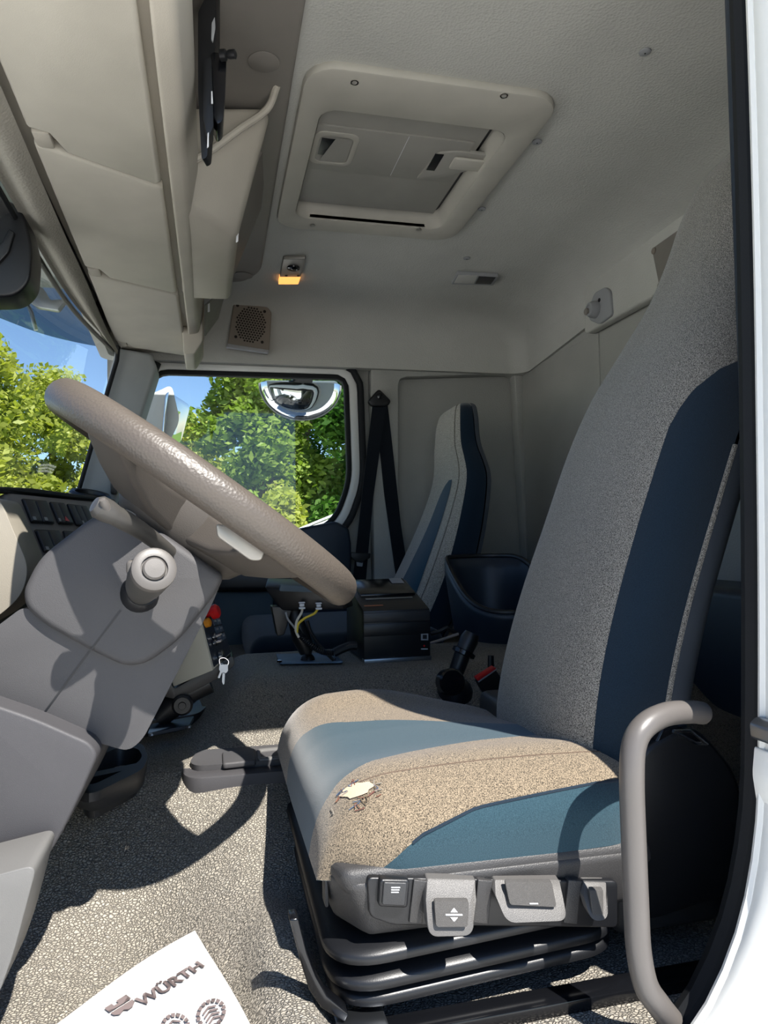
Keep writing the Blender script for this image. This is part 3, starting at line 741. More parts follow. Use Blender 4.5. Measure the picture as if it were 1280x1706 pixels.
# ------------------------------------------------------------------ steering column
col = thing('steering_column', 'dark grey steering column cowl with two stalks under the wheel', 'steering column', P(120, 1240, .95))
cu = rounded(pl([(36, 985), (62, 930), (150, 862), (192, 850), (262, 882), (374, 960), (362, 985), (300, 1066), (243, 1107), (207, 1112), (150, 1085), (70, 1040), (40, 1012)], .865), [.012, .02, .02, .012, .02, .012, .008, .02, .02, .02, .02, .02, .01], 5)
obj('upper_cowl', prism(cu, (.004, .17, .0), .010, 4, 35), COLM, col)
cl = rounded(pl([(-60, 1085), (42, 1008), (70, 1030), (372, 962), (352, 1010), (300, 1112), (238, 1232), (214, 1252), (160, 1237), (-60, 1150)], .877), [.01, .02, .01, .005, .01, .02, .02, .025, .02, .01], 5)
obj('lower_cowl', prism(cl, (.004, .15, 0), .012, 4, 35), COLM, col)
obj('cowl_joint', prism(pl([(148, 1084), (150.5, 1085.5), (62, 1206), (59, 1205)], .8762), (0, .003, 0)), BLACK, col, False)
obj('cowl_joint', prism(pl([(200, 1016), (202, 1017.5), (150.5, 1086), (148.5, 1085)], .8642), (0, .003, 0)), BLACK, col, False)
# stalks
s1 = [P(236, 985, .868), P(240, 975, .83), P(247, 963, .79), P(255, 951, .762)]
st = obj('wiper_stalk', tube(s1, [.016, .0195, .0215, .0215], 28), STALK, col)
ax = (s1[3]-s1[2]).normalized()
obj('stalk_ring', lathe(s1[3], ax, [(-.002, .0222), (.003, .0226), (.008, .0222), (.0095, .020), (.0095, .0135), (.007, .0130)], 32), STALKL, st)
obj('end_button', lathe(s1[3], ax, [(.004, .0122), (.0095, .0118), (.0115, .010), (.0118, .001)], 28), STALKL, st)
obj('stalk_tab', box(P(224, 945, .80), (.014, .03, .016), .004, 3), STALKL, st)
obj('stalk_boot', lathe(P(236, 986, .868), ax, [(-.008, .024), (.002, .023), (.008, .018)], 24), BLACK, st)
s2 = [P(283, 920, .862), P(265, 906, .84), P(238, 886, .805), P(212, 870, .78), P(185, 855, .765), P(168, 846, .76)]
s2c = spl(s2, 5)
st2 = obj('indicator_stalk', tube(s2c, [lerp(.008, .0105, min(1, i/16)) for i in range(len(s2c))], 20), STALK, col)
obj('stalk_end', lathe(s2[4], (s2[5]-s2[4]), [(-.004, .0105), (.004, .0122), (.014, .0120), (.019, .008), (.020, .001)], 24), STALK, st2)
obj('stalk_button', lathe(P(177, 845, .753), (s2[5]-s2[4])+Vector((.004, -.006, .008)), [(-.004, .0045), (.006, .0045), (.010, .003), (.0105, .0003)], 16), STALKL, st2)
obj('stalk_slot', prism(rounded(pl([(258, 900), (276, 902), (286, 912), (276, 930), (256, 924)], .8635), .003), (0, .004, 0), .001), BLACK, col)
obj('cowl_top', prism(rounded(pl([(188, 850), (212, 848), (236, 862), (262, 885), (258, 908), (238, 890)], .885), .004), (0, .12, 0), .004), DASHG, col)
kp = rounded(pl([(-80, 1150), (60, 1198), (150, 1238), (163, 1258), (140, 1312), (110, 1375), (82, 1425), (50, 1452), (-80, 1500)], .84), [.01, .02, .03, .02, .02, .02, .02, .03, .01], 5)
kn = obj('knee_panel', prism(kp, (.004, .22, 0), .014, 4, 35), COLM2, None)
tag(kn, 'dark grey knee panel below the steering column at the left edge', 'panel')
obj('panel_notch', prism(pl([(108, 1372), (116, 1358), (104, 1388), (84, 1412), (82, 1402)], .842), (0, .02, 0), .002), BLACK, kn)
kk = rounded(pl([(-80, 1478), (62, 1440), (46, 1500), (22, 1590), (-6, 1668), (-80, 1700)], .742), .012, 5)
tag(obj('kick_panel', prism(kk, (0, .088, 0), .008, 3), COLL), 'light grey kick panel beside the door sill, under the knee panel', 'panel')

# ------------------------------------------------------------------ dashboard
dash = thing('dashboard', 'beige dashboard with black rocker switches behind the steering wheel', 'dashboard', (-.40, 1.5, .0))
prof = [(-.62, .02), (-.62, .47), (-.50, .492), (-.33, .495), (-.305, .48), (-.30, .36), (-.34, .02)]
obj('dash_body', prism(rounded([Vector((a, .74, b_)) for a, b_ in prof], [.01, .02, .03, .03, .02, .03, .02], 5), (0, 1.74, 0), .012, 3), COLM, dash)
for k in range(3): obj('air_vent', prism(rounded([Vector((-.306, .80+.075*k, .40)), Vector((-.306, .86+.075*k, .40)), Vector((-.306, .86+.075*k, .46)), Vector((-.306, .80+.075*k, .46))], .01), (.008, 0, 0), .002), BLACK, dash)
q0, q1, q2, q3 = P(4, 818, 1.10), P(192, 838, 1.50), P(258, 968, 1.47), P(76, 975, 1.08)
nrm = (q1-q0).cross(q3-q0).normalized()
if nrm.dot(CAM-q0) < 0: nrm = -nrm
def onp(px, py, d=0): r = ray(px, py); return CAM+r*((q0+nrm*d-CAM).dot(nrm)/r.dot(nrm))
pan = obj('switch_panel', prism(rounded([q0, q1, q2, q3], [.02, .02, .02, .02], 6), -nrm*.05, .006, 3), DASHG, dash)
tp_ = [P(-30, 808, 1.02), P(4, 811, 1.10), P(60, 814, 1.22), P(192, 832, 1.50), P(196, 842, 1.50), P(60, 826, 1.215), P(8, 821, 1.09), P(-30, 822, 1.02)]
obj('dash_edge', prism(tp_, (-.05, .02, .004), .004), RUBBER, dash)
def bank(q, n, red=None):
    fr_ = obj('switch_bank', prism(rounded([onp(*p, .0005) for p in q], .003, 3), nrm*.003, .0008), BLACK, pan)
    for k in range(n):
        a, b_ = k/n, (k+1)/n; L = lambda u, v: Vector(q[0]+(0,))*(1-u)*(1-v)+Vector(q[1]+(0,))*u*(1-v)+Vector(q[2]+(0,))*u*v+Vector(q[3]+(0,))*(1-u)*v
        c = [L(lerp(a, b_, .07), .06), L(lerp(a, b_, .93), .06), L(lerp(a, b_, .93), .94), L(lerp(a, b_, .07), .94)]
        r = obj('rocker', prism([onp(p.x, p.y, .0035) for p in c], nrm*.004, .0012), DARK, pan)
        r.parent = pan
        s0, s1_ = L(lerp(a, b_, .40), .70), L(lerp(a, b_, .66), .84); s2_, s3_ = L(lerp(a, b_, .66), .70), L(lerp(a, b_, .40), .84)
        mk = [onp(p.x, p.y, .0078) for p in (s0, s2_, s1_, s3_)]
        if red == k:
            tr_ = [L(lerp(a, b_, .25), .80), L(lerp(a, b_, .5), .60), L(lerp(a, b_, .8), .82)]
            obj('warning_triangle', prism([onp(p.x, p.y, .0078) for p in tr_], nrm*.0006), RED, pan, False)
        elif (k+n) % 2 == 0 or n == 2:
            obj('symbol', prism(rounded(mk, .001, 3), nrm*.0005), GREYL, pan, False)
bank([(34.5, 831.5), (75, 835.5), (89, 874), (51, 872)], 2)
bank([(81, 837), (105, 839), (121, 875), (97, 874)], 2, 1)
bank([(110, 840), (142, 844), (158, 880), (127, 877)], 3)
bank([(56, 883), (96, 885), (112, 925), (72, 921)], 2)
bank([(103, 885), (128, 887), (143, 927), (118, 926)], 2)
ch = rounded(pl([(-60, 828), (-4, 828), (8, 850), (48, 945), (38, 990), (0, 1026), (-60, 1060)], 1.0), [.01, .015, .02, .03, .02, .02, .01], 5)
o = obj('cluster_hood', prism(ch, (0, .10, 0), .010, 4), DASHB, dash); o['label'] = 'pale beige instrument hood'
obj('vent_ring', lathe(P(150, 826, 2.36), (0.2, -.2, 1), [(-.01, .06), (.004, .062), (.012, .055), (.010, .046), (.0, .044)], 32), BLACK, dash)

# pillar grab bar
gb = spl(pl([(190, 796), (205, 796), (232, 802), (246, 818), (248, 850)], 2.40), 6)
o = obj('grab_bar', tube(gb, .0135, 12), BLACK); tag(o, 'black curved grab bar on the far windscreen pillar', 'grab bar')
obj('bar_foot', box(P(191, 806, 2.42), (.022, .03, .07), .006), BLACK, o)

# ------------------------------------------------------------------ overhead lockers
con = thing('overhead_console', 'beige overhead locker console above the windscreen', 'console', (-.15, 1.5, 1.03))
EX = lambda y: interp([(.5, -.258), (1.0, -.262), (1.2, -.266), (1.5, -.272), (1.8, -.277), (2.1, -.285), (2.4, -.288)], y)
def lid(name, ya, yb, notch):
    bm = BM(); n = 12; lpt = []
    for k in range(n+1):
        y = lerp(ya-.10*(ya > .7), yb-.10, k/n); lpt.append(Vector((EX(y)+.002, y+.0, 1.034)))
    yb_ = yb-.10; lpt = lpt[:-1]+[Vector((EX(yb_-.035)+.004, yb_-.04, 1.034)), Vector((EX(yb_)+.030, yb_-.030, 1.034)), Vector((EX(yb_)+.046, yb_+.022, 1.034))]
    r = [Vector((-.090, yb, 1.034)), Vector((-.081, yb-.012, 1.034)), Vector((-.080, ya+.012, 1.034)), Vector((-.089, ya, 1.034))]
    o = obj(name, prism(lpt+r, (0, 0, .022), .006, 3, 50), BEIGE, con); return o
for ya, yb in ((.62, 1.262), (1.266, 1.815), (1.819, 2.43)):
    l = lid('locker_lid', ya, yb, True)
    obj('latch', box((EX(yb-.1)+.018, yb-.105, 1.042), (.026, .045, .014), .004, 2), BEIGE2, l)
obj('locker_box', prism([(-.29, .62, 1.058), (-.105, .62, 1.058), (-.085, .62, 1.255), (-.29, .62, 1.255)], (0, 1.88, 0), .004), BEIGE2, con)
obj('gap_strip', bx(-.105, -.060, .62, 2.43, 1.055, 1.07), BEIGE2, con)  # plain beige strip closing the gap between lids and fascia
# fascia strip along the rear edge of the lids
fs = []
for y in (.80, .83, .90, 1.0, 1.3, 1.6, 2.0, 2.42):
    k = .0 if y > .85 else (.85-y)*.3
    fs.append(rounded([Vector((-.066, y, 1.030+k)), Vector((-.036, y, 1.036+k)), Vector((-.020, y, 1.10)), Vector((-.020, y, 1.14)), Vector((-.045, y, 1.14)), Vector((-.066, y, 1.06+k))], [.006, .010, .012, .006, .006, .004], 4))
obj('fascia', loft(fs), BEIGE2, con)
# ceiling side of the console and its round plug
ct = rounded([Vector((-.06, .60, 1.245)), Vector((.145, .60, 1.245)), Vector((.152, 2.20, 1.245)), Vector((.10, 2.30, 1.245)), Vector((-.06, 2.30, 1.245))], [.01, .02, .06, .04, .01], 6)
trim = obj('ceiling_trim', prism(ct, (0, 0, .03), .008, 3), DASHG, con)
pc = Pz(440, 103, 1.2435)
obj('round_plug', lathe(pc, (0, 0, -1), [(0, .027), (.0012, .027), (.002, .0255), (.002, .001)], 32), DASHG, trim)
obj('round_plug', lathe(Pz(405, 459, 1.2435), (0, 0, -1), [(0, .030), (.0012, .030), (.002, .0285), (.002, .001)], 32), DASHG, trim)
# bulging storage bin of the console
A, D = Vector((-.072, 1.31, 1.034)), Vector((.054, 1.475, 1.046))
A2, D2 = Vector((-.072, 1.845, 1.030)), Vector((.050, 1.90, 1.052))
At, Dt = Vector((-.03, 1.31, 1.115)), Vector((.118, 1.335, 1.245))
bm = BM()
vv = [bm.verts.new(p) for p in (A, D, D2, A2, At, Dt, Vector((.075, 1.92, 1.25)), Vector((-.06, 1.86, 1.25)), Vector((-.06, 1.33, 1.22)))]
for f in ((0, 3, 2, 1), (0, 1, 5, 4), (1, 2, 6, 5), (2, 3, 7, 6), (3, 0, 4, 8, 7), (4, 5, 6, 7, 8)): bm.faces.new([vv[i] for i in f])
bmesh.ops.recalc_face_normals(bm, faces=bm.faces); bmesh.ops.triangulate(bm, faces=[f for f in bm.faces if len(f.verts) > 4]); bevel(bm, .016, 4, 20)
obj('storage_bulge', bm, BEIGE2, con)
lipc = spl([Dt+Vector((.004, -.06, .004)), Vector((.105, 1.31, 1.222)), Vector((.05, 1.298, 1.168)), Vector((0.0, 1.295, 1.122)), Vector((-.032, 1.292, 1.098))], 6)
obj('shelf_lip', tube(lipc, .007, 10), BEIGE2, con)
# hinged flaps with bright slots on the rear face of the bulge
def flap(pts, slot):
    f = obj('flap', prism(rounded(pts, .004, 3), (.004, .003, 0), .0012), DASHG, con)
    obj('slot', prism(slot, (.001, -.002, -.001)), SYMB, f, False)
flap([P(388, 352, 1.50), P(444, 232, 1.50), P(433, 345, 1.72), P(384, 466, 1.86)], pl([(394, 386), (397, 384), (396, 402), (393, 404)], 1.49))
flap([P(340, 508, 2.06), P(376, 478, 2.06), P(362, 530, 2.20), P(340, 560, 2.20)], pl([(346, 507), (349, 505), (349, 519), (346, 520)], 2.04))
obj('console_end', prism(rounded(pl([(300, 505), (338, 500), (338, 568), (324, 590), (306, 590)], 2.16), .008), (0, .2, 0), .008), BEIGE2, con)
# niche with the black radio bracket
obj('niche_wall', bx(-.064, -.058, .62, 1.32, 1.12, 1.25), BEIGE2, con)
rad = thing('radio_bracket', 'black radio bracket with a knob in the open niche of the overhead console', 'bracket', P(350, 260, 1.12))
obj('bracket_plate', prism(rounded(pl([(330, 20), (360, -40), (360, 60), (345, 262), (336, 266), (330, 150)], 1.06), .004), (.006, .02, 0), .002), BLACK, rad)
obj('bracket_body', prism(rounded(pl([(352, 86), (378, 90), (375, 160), (372, 200), (362, 208), (350, 180)], 1.05), .006), (0, .05, 0), .004), BLACKG, rad)
obj('bracket_arm', prism(rounded(pl([(340, 100), (352, 95), (356, 210), (346, 232), (338, 190)], 1.04), .004), (0, .04, 0), .003), BLACK, rad)
ka = P(372, 92, 1.04)
obj('knob', lathe(ka, (1, -.35, 0), [(-.004, .008), (.004, .008), (.006, .005), (.010, .0065), (.018, .0065), (.020, .003)], 16), BLACK, rad)
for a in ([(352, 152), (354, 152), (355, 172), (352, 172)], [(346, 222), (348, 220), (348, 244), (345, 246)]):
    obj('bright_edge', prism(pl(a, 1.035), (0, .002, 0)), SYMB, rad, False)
obj('marker', prism(rounded(pl([(353, 38), (358, 28), (359, 46), (355, 70), (352, 66)], 1.03), .002), (0, .003, 0)), GREYL, rad)

# ------------------------------------------------------------------ roof hatch
ht = thing('roof_hatch', 'beige roof hatch frame with a sliding cover in the ceiling', 'hatch', (.41, 1.53, 1.24))
fo = resample(rrect(.168, .662, 1.205, 1.868, .06, 1.246), 112); fi = resample(rrect(.212, .602, 1.328, 1.80, .035, 1.246), 112)
fr_ = obj('hatch_frame', ringplate(fi, fo, (0, 0, .018), .005), HATCHM, ht)
obj('hatch_well', loft([[p+Vector((0, 0, .002)) for p in fi], [p+Vector((-.004 if p.x > .4 else .002, 0, .02)) for p in fi], [Vector((lerp(p.x, .40, .07), lerp(p.y, 1.58, .07), 1.288)) for p in fi]], True, False, False), HATCHM, fr_)
for a, b_ in ((591, 137), (840, 159), (521, 375), (698, 382)):
    c = Pz(a, b_, 1.245)
    sc_ = obj('screw_hole', lathe(c, (0, 0, 1), [(-.0012, .0075), (-.0012, .0052), (.003, .0046), (.003, .0002)], 20), HATCHD, fr_)
    obj('screw', lathe(c+Vector((.0015, .0015, 0)), (0, 0, -1), [(-.001, .0036), (.0006, .0032), (.0008, .0002)], 12), BLACK, fr_)
cv = obj('sliding_cover', bx(.206, .575, 1.325, 1.765, 1.272, 1.282, .003), HATCHD, ht)
obj('gap', bx(.20, .61, 1.315, 1.81, 1.286, 1.29), BLACK, ht)
obj('cover_rib', bx(.214, .56, 1.417, 1.593, 1.268, 1.2735, .0015), HATCHD, cv)
hp = rrect(.216, .312, 1.435, 1.565, .022, 1.266)
hn = obj('finger_pull', ringplate(resample(rrect(.228, .300, 1.45, 1.553, .014, 1.2655), 56), resample(hp, 56), (0, 0, .006), .0015), HATCHM, cv)
obj('pull_slot', bx(.232, .262, 1.46, 1.525, 1.266, 1.2675, .0005), BLACK, hn)
obj('pull_wedge', hexa([(.238, 1.547, 1.264), (.298, 1.547, 1.266), (.298, 1.453, 1.266), (.262, 1.453, 1.266), (.250, 1.525, 1.2625), (.290, 1.525, 1.2645), (.270, 1.48, 1.2645), (.268, 1.48, 1.2645)]), HATCHD, hn)
obj('cover_line', bx(.412, .4135, 1.42, 1.585, 1.2672, 1.2685), SYMB, cv, False)
la = obj('latch', prism(rounded([Vector((0.475, 1.585, 1.264)), Vector((0.49, 1.465, 1.264)), Vector((0.53, 1.45, 1.264)), Vector((0.605, 1.45, 1.264)), Vector((0.615, 1.495, 1.264)), Vector((0.53, 1.565, 1.264))], .01), (0, 0, .008), .003), HATCHD, cv)
obj('latch_slot', bx(0.485, 0.505, 1.465, 1.535, 1.2625, 1.264, .0003), BLACK, la)
obj('latch_tongue', bx(0.53, 0.615, 1.465, 1.51, 1.256, 1.264, .004), HATCHM, la)
for k, (a, b_) in enumerate(((1075, 86), (895, 236), (803, 348), (778, 430))):
    c = Pz(a, b_, 1.2585)
    o = obj('trim_clip', lathe(c, (0, 0, -1), [(0, .0105), (.0018, .0102), (.0032, .007), (.0034, .0004)], 20), GREYL)
    tag(o, ('round grey headliner clip near the top right of the ceiling, farthest from the hatch', 'round grey headliner clip beside the near right corner of the hatch', 'round grey headliner clip beside the far right corner of the hatch', 'small round headliner clip above the grey ceiling lamp')[k], 'clip', 'headliner clips')
    obj('clip_dot', lathe(c+Vector((0, 0, -.0033)), (0, 0, -1), [(0, .0016), (.0008, .0014), (.0009, .0002)], 8), BLACK, o)

# ceiling lamps and speaker
lc = Pz(488, 453, 1.252)
lamp = thing('reading_lamp', 'lit amber reading lamp with a chrome bezel in the ceiling', 'lamp', lc)
def ceilq(px, z): return [Pz(a, b_, z) for a, b_ in px]
obj('bezel', prism(rounded(ceilq([(472, 432), (510, 431), (501, 462), (466, 462)], 1.248), .006), (0, 0, .012), .003), SILV, lamp)
obj('spot_ring', lathe(Pz(489, 446, 1.247), (0, 0, -1), [(0, .020), (.004, .019), (.006, .014), (.004, .010), (.006, .008), (.008, .003), (.0082, .0003)], 24), BLACKG, lamp)
o = obj('lens', prism(rounded(ceilq([(466, 463), (501, 463), (497, 474), (464, 474)], 1.246), .003), (0, 0, .014), .002), AMBER, lamp); o['label'] = 'glowing amber lens'
for a in (477, 497): obj('button', lathe(Pz(a, 459, 1.247), (0, 0, -1), [(0, .0045), (.002, .004), (.0022, .0003)], 12), BLACK, lamp)
vl = thing('ceiling_lamp', 'unlit grey rectangular lamp in the far right of the ceiling', 'lamp', Pz(790, 467, 1.25))
obj('lamp_body', prism(rounded(ceilq([(762, 457), (831, 461), (822, 476), (752, 474)], 1.247), .004), (0, 0, .012), .002), GREYL, vl)
obj('lens', prism(ceilq([(764, 459), (796, 460), (790, 473), (757, 472)], 1.2455), (0, 0, .003), .001), LENS, vl)
obj('lamp_grille', prism(ceilq([(798, 461), (826, 463), (818, 474), (792, 473)], 1.2455), (0, 0, .003), .001), DARK, vl)

def spq(px, y): return [P(a, b_, y) for a, b_ in px]
spk = thing('speaker', 'square grey speaker grille with a honeycomb face above the passenger window', 'speaker', P(415, 585, 2.46))
SY = 2.452
obj('speaker_frame', prism(rounded(spq([(390, 498), (446, 511), (453, 520), (449, 585), (379, 574)], SY), [.012, .006, .008, .008, .008], 5), (0, .06, .0), .005, 3), GRILL, spk)
obj('speaker_foot', prism(spq([(379, 572), (449, 583), (447, 588), (377, 578)], SY-.006), (0, .02, 0), .002), GREYL, spk)
sc0 = P(418, 541, SY-.001); sx = (P(440, 545, SY)-P(396, 537, SY)).normalized(); sy = Vector((-sx.z, 0, sx.x))
bm = BM()
for i in range(-7, 8):
    for j in range(-8, 9):
        u, v = (i+.5*(j % 2))*.0095, j*.0083
        if (u/.052)**2+(v/.063)**2 < 1:
            c = sc0+sx*u+sy*v; r = .0037
            vs = [bm.verts.new(c+sx*r*math.cos(math.pi*k/3+.52)+sy*r*math.sin(math.pi*k/3+.52)) for k in range(6)]
            bm.faces.new(vs)
stuff(obj('grille_holes', bm, GRILLD, spk, False))
for a, b_ in ((396, 509), (441, 519), (393, 561), (437, 570)):
    obj('screw', lathe(P(a, b_, SY), (0, -1, 0), [(-.001, .0055), (.001, .005), (.0012, .0004)], 12), GRILLD, spk)

# coat hook and cover plate on the rear ledge
XW = 1.134
hk = thing('coat_hook', 'grey coat hook plate on the rear ledge beside the far corner', 'hook', Px(1000, 530, XW))
pxl = lambda px, x: [Px(a, b_, x) for a, b_ in px]
obj('hook_plate', prism(rounded(pxl([(990, 488), (1008, 478), (1016, 484), (1019, 525), (998, 540), (982, 534), (980, 515)], XW), .012), (.014, 0, 0), .003), GREYL, hk)
obj('hook_knob', lathe(Px(993, 516, XW), (-1, 0, 0), [(-.004, .026), (.014, .025), (.024, .020), (.026, .014), (.022, .012), (.022, .0005)], 24), GREYL, hk)
obj('hook_button', lathe(Px(990, 520, XW), (-1, 0, 0), [(.0, .011), (.028, .0105), (.030, .008), (.030, .0004)], 20), DASHG, hk)
obj('hook_screw', lathe(Px(999, 500, XW), (-1, 0, 0), [(-.001, .006), (.002, .0055), (.0022, .0004)], 10), BLACK, hk)
rp = thing('cover_plate', 'flat grey cover plate with screws on the rear ledge beside the headrest', 'plate', Px(1100, 480, XW))
obj('plate', prism(rounded(pxl([(1086, 414), (1230, 312), (1230, 405), (1099, 481)], XW), .006), (.012, 0, 0), .002), DASHG, rp)
obj('recess', prism(pxl([(1104, 462), (1140, 420), (1230, 372), (1230, 404), (1112, 470)], XW-.0006), (.004, 0, 0), .001), GREYL, rp)
for a, b_ in ((1090, 418), (1100, 476)): obj('screw', lathe(Px(a, b_, XW), (-1, 0, 0), [(-.001, .009), (.0025, .0085), (.003, .006), (.0025, .0004)], 14), GRILL, rp)

# ------------------------------------------------------------------ passenger belt
bt_ = thing('seat_belt', 'black passenger seat belt hanging from its anchor on the far pillar', 'seat belt', P(600, 940, 2.52))
obj('anchor', prism(rounded(pl([(632, 647), (653, 668), (646, 677), (620, 677), (613, 668)], 2.515), .012), (0, .025, 0), .006, 3), BLACK, bt_)
obj('anchor_bolt', lathe(P(633, 660, 2.515), (0, -1, 0), [(-.001, .012), (.004, .011), (.006, .005), (.0062, .0005)], 16), BLACKG, bt_)
obj('webbing', prism(pl([(621, 674), (645, 674), (636, 730), (622, 830), (613, 930), (604, 1040), (580, 1040), (592, 930), (606, 800)], 2.53), (0, .004, 0)), BELT, bt_)
obj('webbing', prism(pl([(628, 674), (646, 672), (656, 760), (668, 872), (682, 965), (662, 975), (640, 820), (632, 740)], 2.536), (0, .004, 0)), BELT, bt_)
tg = obj('belt_tongue', prism(rounded(pl([(585, 920), (618, 922), (617, 930), (611, 932), (604, 938), (594, 936), (585, 929)], 2.51), .004), (0, .014, 0), .003), BLACK, bt_)
obj('metal_tongue', prism(rounded(pl([(593, 930), (606, 931), (604, 944), (595, 943)], 2.515), .003), (0, .004, 0)), STEEL, tg)

# ------------------------------------------------------------------ things on the engine tunnel
pr = thing('receipt_printer', 'black receipt printer with a silver base strip on the engine tunnel', 'printer', (.39, 1.58, .150))
f0, f1 = P(607, 1104, 1.50), P(718, 1102, 1.50)
w_ = f1-f0; w_.z = 0
zb, zt = .152, .268
def pbx(u0, u1, y0, y1, z0, z1, bev): return bx(f0.x+u0*w_.x, f0.x+u1*w_.x, y0, y1, z0, z1, bev)
obj('housing', hexa([(f0.x, 1.50, zb), (f1.x, 1.50, zb), (f1.x, 1.50, .262), (f0.x, 1.50, .262), (f0.x, 1.70, zb), (f1.x, 1.70, zb), (f1.x, 1.70, .315), (f0.x, 1.70, .315)], .003), BLACK, pr)
obj('base_strip', pbx(-.004, 1.004, 1.496, 1.52, .150, .159, .001), STEEL, pr)
obj('front_band', pbx(0, 1, 1.497, 1.51, .236, .258, .002), DARK, pr)
obj('front_panel', pbx(0, 1, 1.498, 1.51, .207, .234, .0015), BLACK, pr)
sl_ = lambda y: .262+(.315-.262)*(y-1.5)/.2
obj('lid', hexa([(f0.x+.012, 1.585, sl_(1.585)), (f1.x-.008, 1.585, sl_(1.585)), (f1.x-.008, 1.695, sl_(1.695)), (f0.x+.012, 1.695, sl_(1.695)), (f0.x+.012, 1.585, sl_(1.585)+.006), (f1.x-.008, 1.585, sl_(1.585)+.006), (f1.x-.008, 1.695, sl_(1.695)+.005), (f0.x+.012, 1.695, sl_(1.695)+.005)], .002), BLACKG, pr)
obj('paper_slot', prism([(f0.x+.02, 1.566, sl_(1.566)+.0012), (f1.x-.02, 1.566, sl_(1.566)+.0012), (f1.x-.02, 1.572, sl_(1.572)+.0012), (f0.x+.02, 1.572, sl_(1.572)+.0012)], (0, 0, .001)), STEEL, pr, False)
obj('logo_strip', prism([(f0.x+.008, 1.525, sl_(1.525)+.0008), (f0.x+.05, 1.525, sl_(1.525)+.0008), (f0.x+.05, 1.53, sl_(1.53)+.0008), (f0.x+.008, 1.53, sl_(1.53)+.0008)], (0, 0, .0008)), plastic('copper_print', srgb(160, 100, 70), .5, 900, 0), pr, False)
obj('sticker', prism([(f1.x-.045, 1.655, sl_(1.655)+.0062), (f1.x-.015, 1.655, sl_(1.655)+.0062), (f1.x-.015, 1.69, sl_(1.69)+.0062), (f1.x-.045, 1.69, sl_(1.69)+.0062)], (0, 0, .0006)), GREYL, pr, False)
fb = obj('feed_button', prism(pl([(702, 1055), (714, 1055), (714, 1067), (702, 1067)], 1.4985), (0, .003, 0), .0008), GREYL, pr)
obj('button_mark', prism(pl([(704.5, 1057.5), (711.5, 1057.5), (711.5, 1064.5), (704.5, 1064.5)], 1.4978), (0, .001, 0)), BLACK, fb, False)
obj('status_light', lathe(P(707, 1076, 1.4985), (0, -1, 0), [(0, .0022), (.001, .002), (.0011, .0002)], 10), RED, pr)
obj('feed_line', prism(pl([(702, 1080.5), (713, 1080.5), (713, 1082), (702, 1082)], 1.4985), (0, .001, 0)), SYMB, pr, False)
# cables behind the printer
o = obj('cable', tube(spl(pl([(716, 1072), (735, 1066), (752, 1060), (764, 1056)], 1.64), 5), .0035, 8), plastic('grey_cable', srgb(150, 140, 136), .5, 900, 0)); tag(o, 'thin pale cable from the printer towards the bin', 'cable')
o = obj('cable', tube(spl(pl([(718, 1056), (732, 1052), (745, 1046), (752, 1050), (766, 1058)], 1.68), 5), .005, 8), BLACK); tag(o, 'black looped cable behind the printer', 'cable')

# monitor on a stalk
mo = thing('monitor', 'black monitor on a jointed stand on the tunnel, partly behind the wheel rim', 'monitor', P(510, 1104, 1.52))
obj('base_plate', prism(rounded([Pz(460, 1092, .153), Pz(556, 1090, .153), Pz(572, 1105, .153), Pz(466, 1107, .153)], .006), (0, 0, .004), .001), plastic('worn_plate', srgb(96, 118, 138), .55, 60, .3, .5, .3, .35), mo)
for a, b_ in ((466, 1103), (556, 1100)): obj('bolt', lathe(Pz(a, b_, .157), (0, 0, 1), [(0, .006), (.004, .0055), (.005, .002)], 8), CHROME, mo)
obj('ball_foot', lathe(Pz(513, 1099, .157), (0, 0, 1), [(0, .016), (.006, .014), (.012, .009), (.018, .010), (.028, .016), (.036, .013)], 20), BLACK, mo)
obj('arm', tube([P(512, 1086, 1.52), P(502, 1062, 1.52), P(492, 1030, 1.52), P(490, 1010, 1.53)], [.016, .020, .016, .018], 14), BLACK, mo)
mb = obj('screen_back', hexa([P(440, 978, 1.50), P(560, 984, 1.46), P(575, 1016, 1.46), P(468, 1018, 1.50), P(445, 962, 1.60), P(575, 968, 1.58), P(590, 1010, 1.58), P(470, 1014, 1.62)], .006), BLACK, mo)
obj('screen_edge', prism(rounded(pl([(468, 974), (540, 980), (530, 987), (466, 985)], 1.455), .003), (0, .02, 0), .001), SLATE, mo)
obj('mount_block', prism(rounded(pl([(452, 1010), (488, 1012), (474, 1058), (462, 1060)], 1.50), .004), (0, .04, 0), .003), BLACK, mo)
for a, b_, mm, pth in ((503, 1008, WIREW, [(503, 1010), (503, 1020), (495, 1034), (493, 1050), (498, 1062)]), (531, 1009, WIREY, [(531, 1012), (524, 1022), (508, 1030), (497, 1040), (495, 1054)])):
    c = P(a, b_, 1.465)
    obj('plug', merge(box(c, (.010, .008, .006), .0015), merge(box(c+Vector((0, -.002, -.006)), (.013, .008, .004), .001), box(c+Vector((0, 0, .005)), (.013, .006, .003), .001))), SYMB, mo)
    obj('wire', tube(spl(pl(pth, 1.468), 5), .0026, 8), mm, mo)
obj('wire', tube(spl(pl([(476, 1020), (480, 1032), (488, 1042), (496, 1052)], 1.475), 5), .0022, 8), GREYL, mo)
cp = spl(pl([(494, 1048), (504, 1062), (520, 1076), (538, 1086), (556, 1088)], 1.475), 12)
rings = [.0068 if k % 2 == 0 else .0052 for k in range(len(cp))]
obj('corrugated_hose', tube(cp, rings, 12), BLACK, mo)
obj('cable_loop', tube(spl(pl([(556, 1088), (570, 1081), (584, 1076), (594, 1076)], 1.56), 6), .010, 10), BLACK, mo)
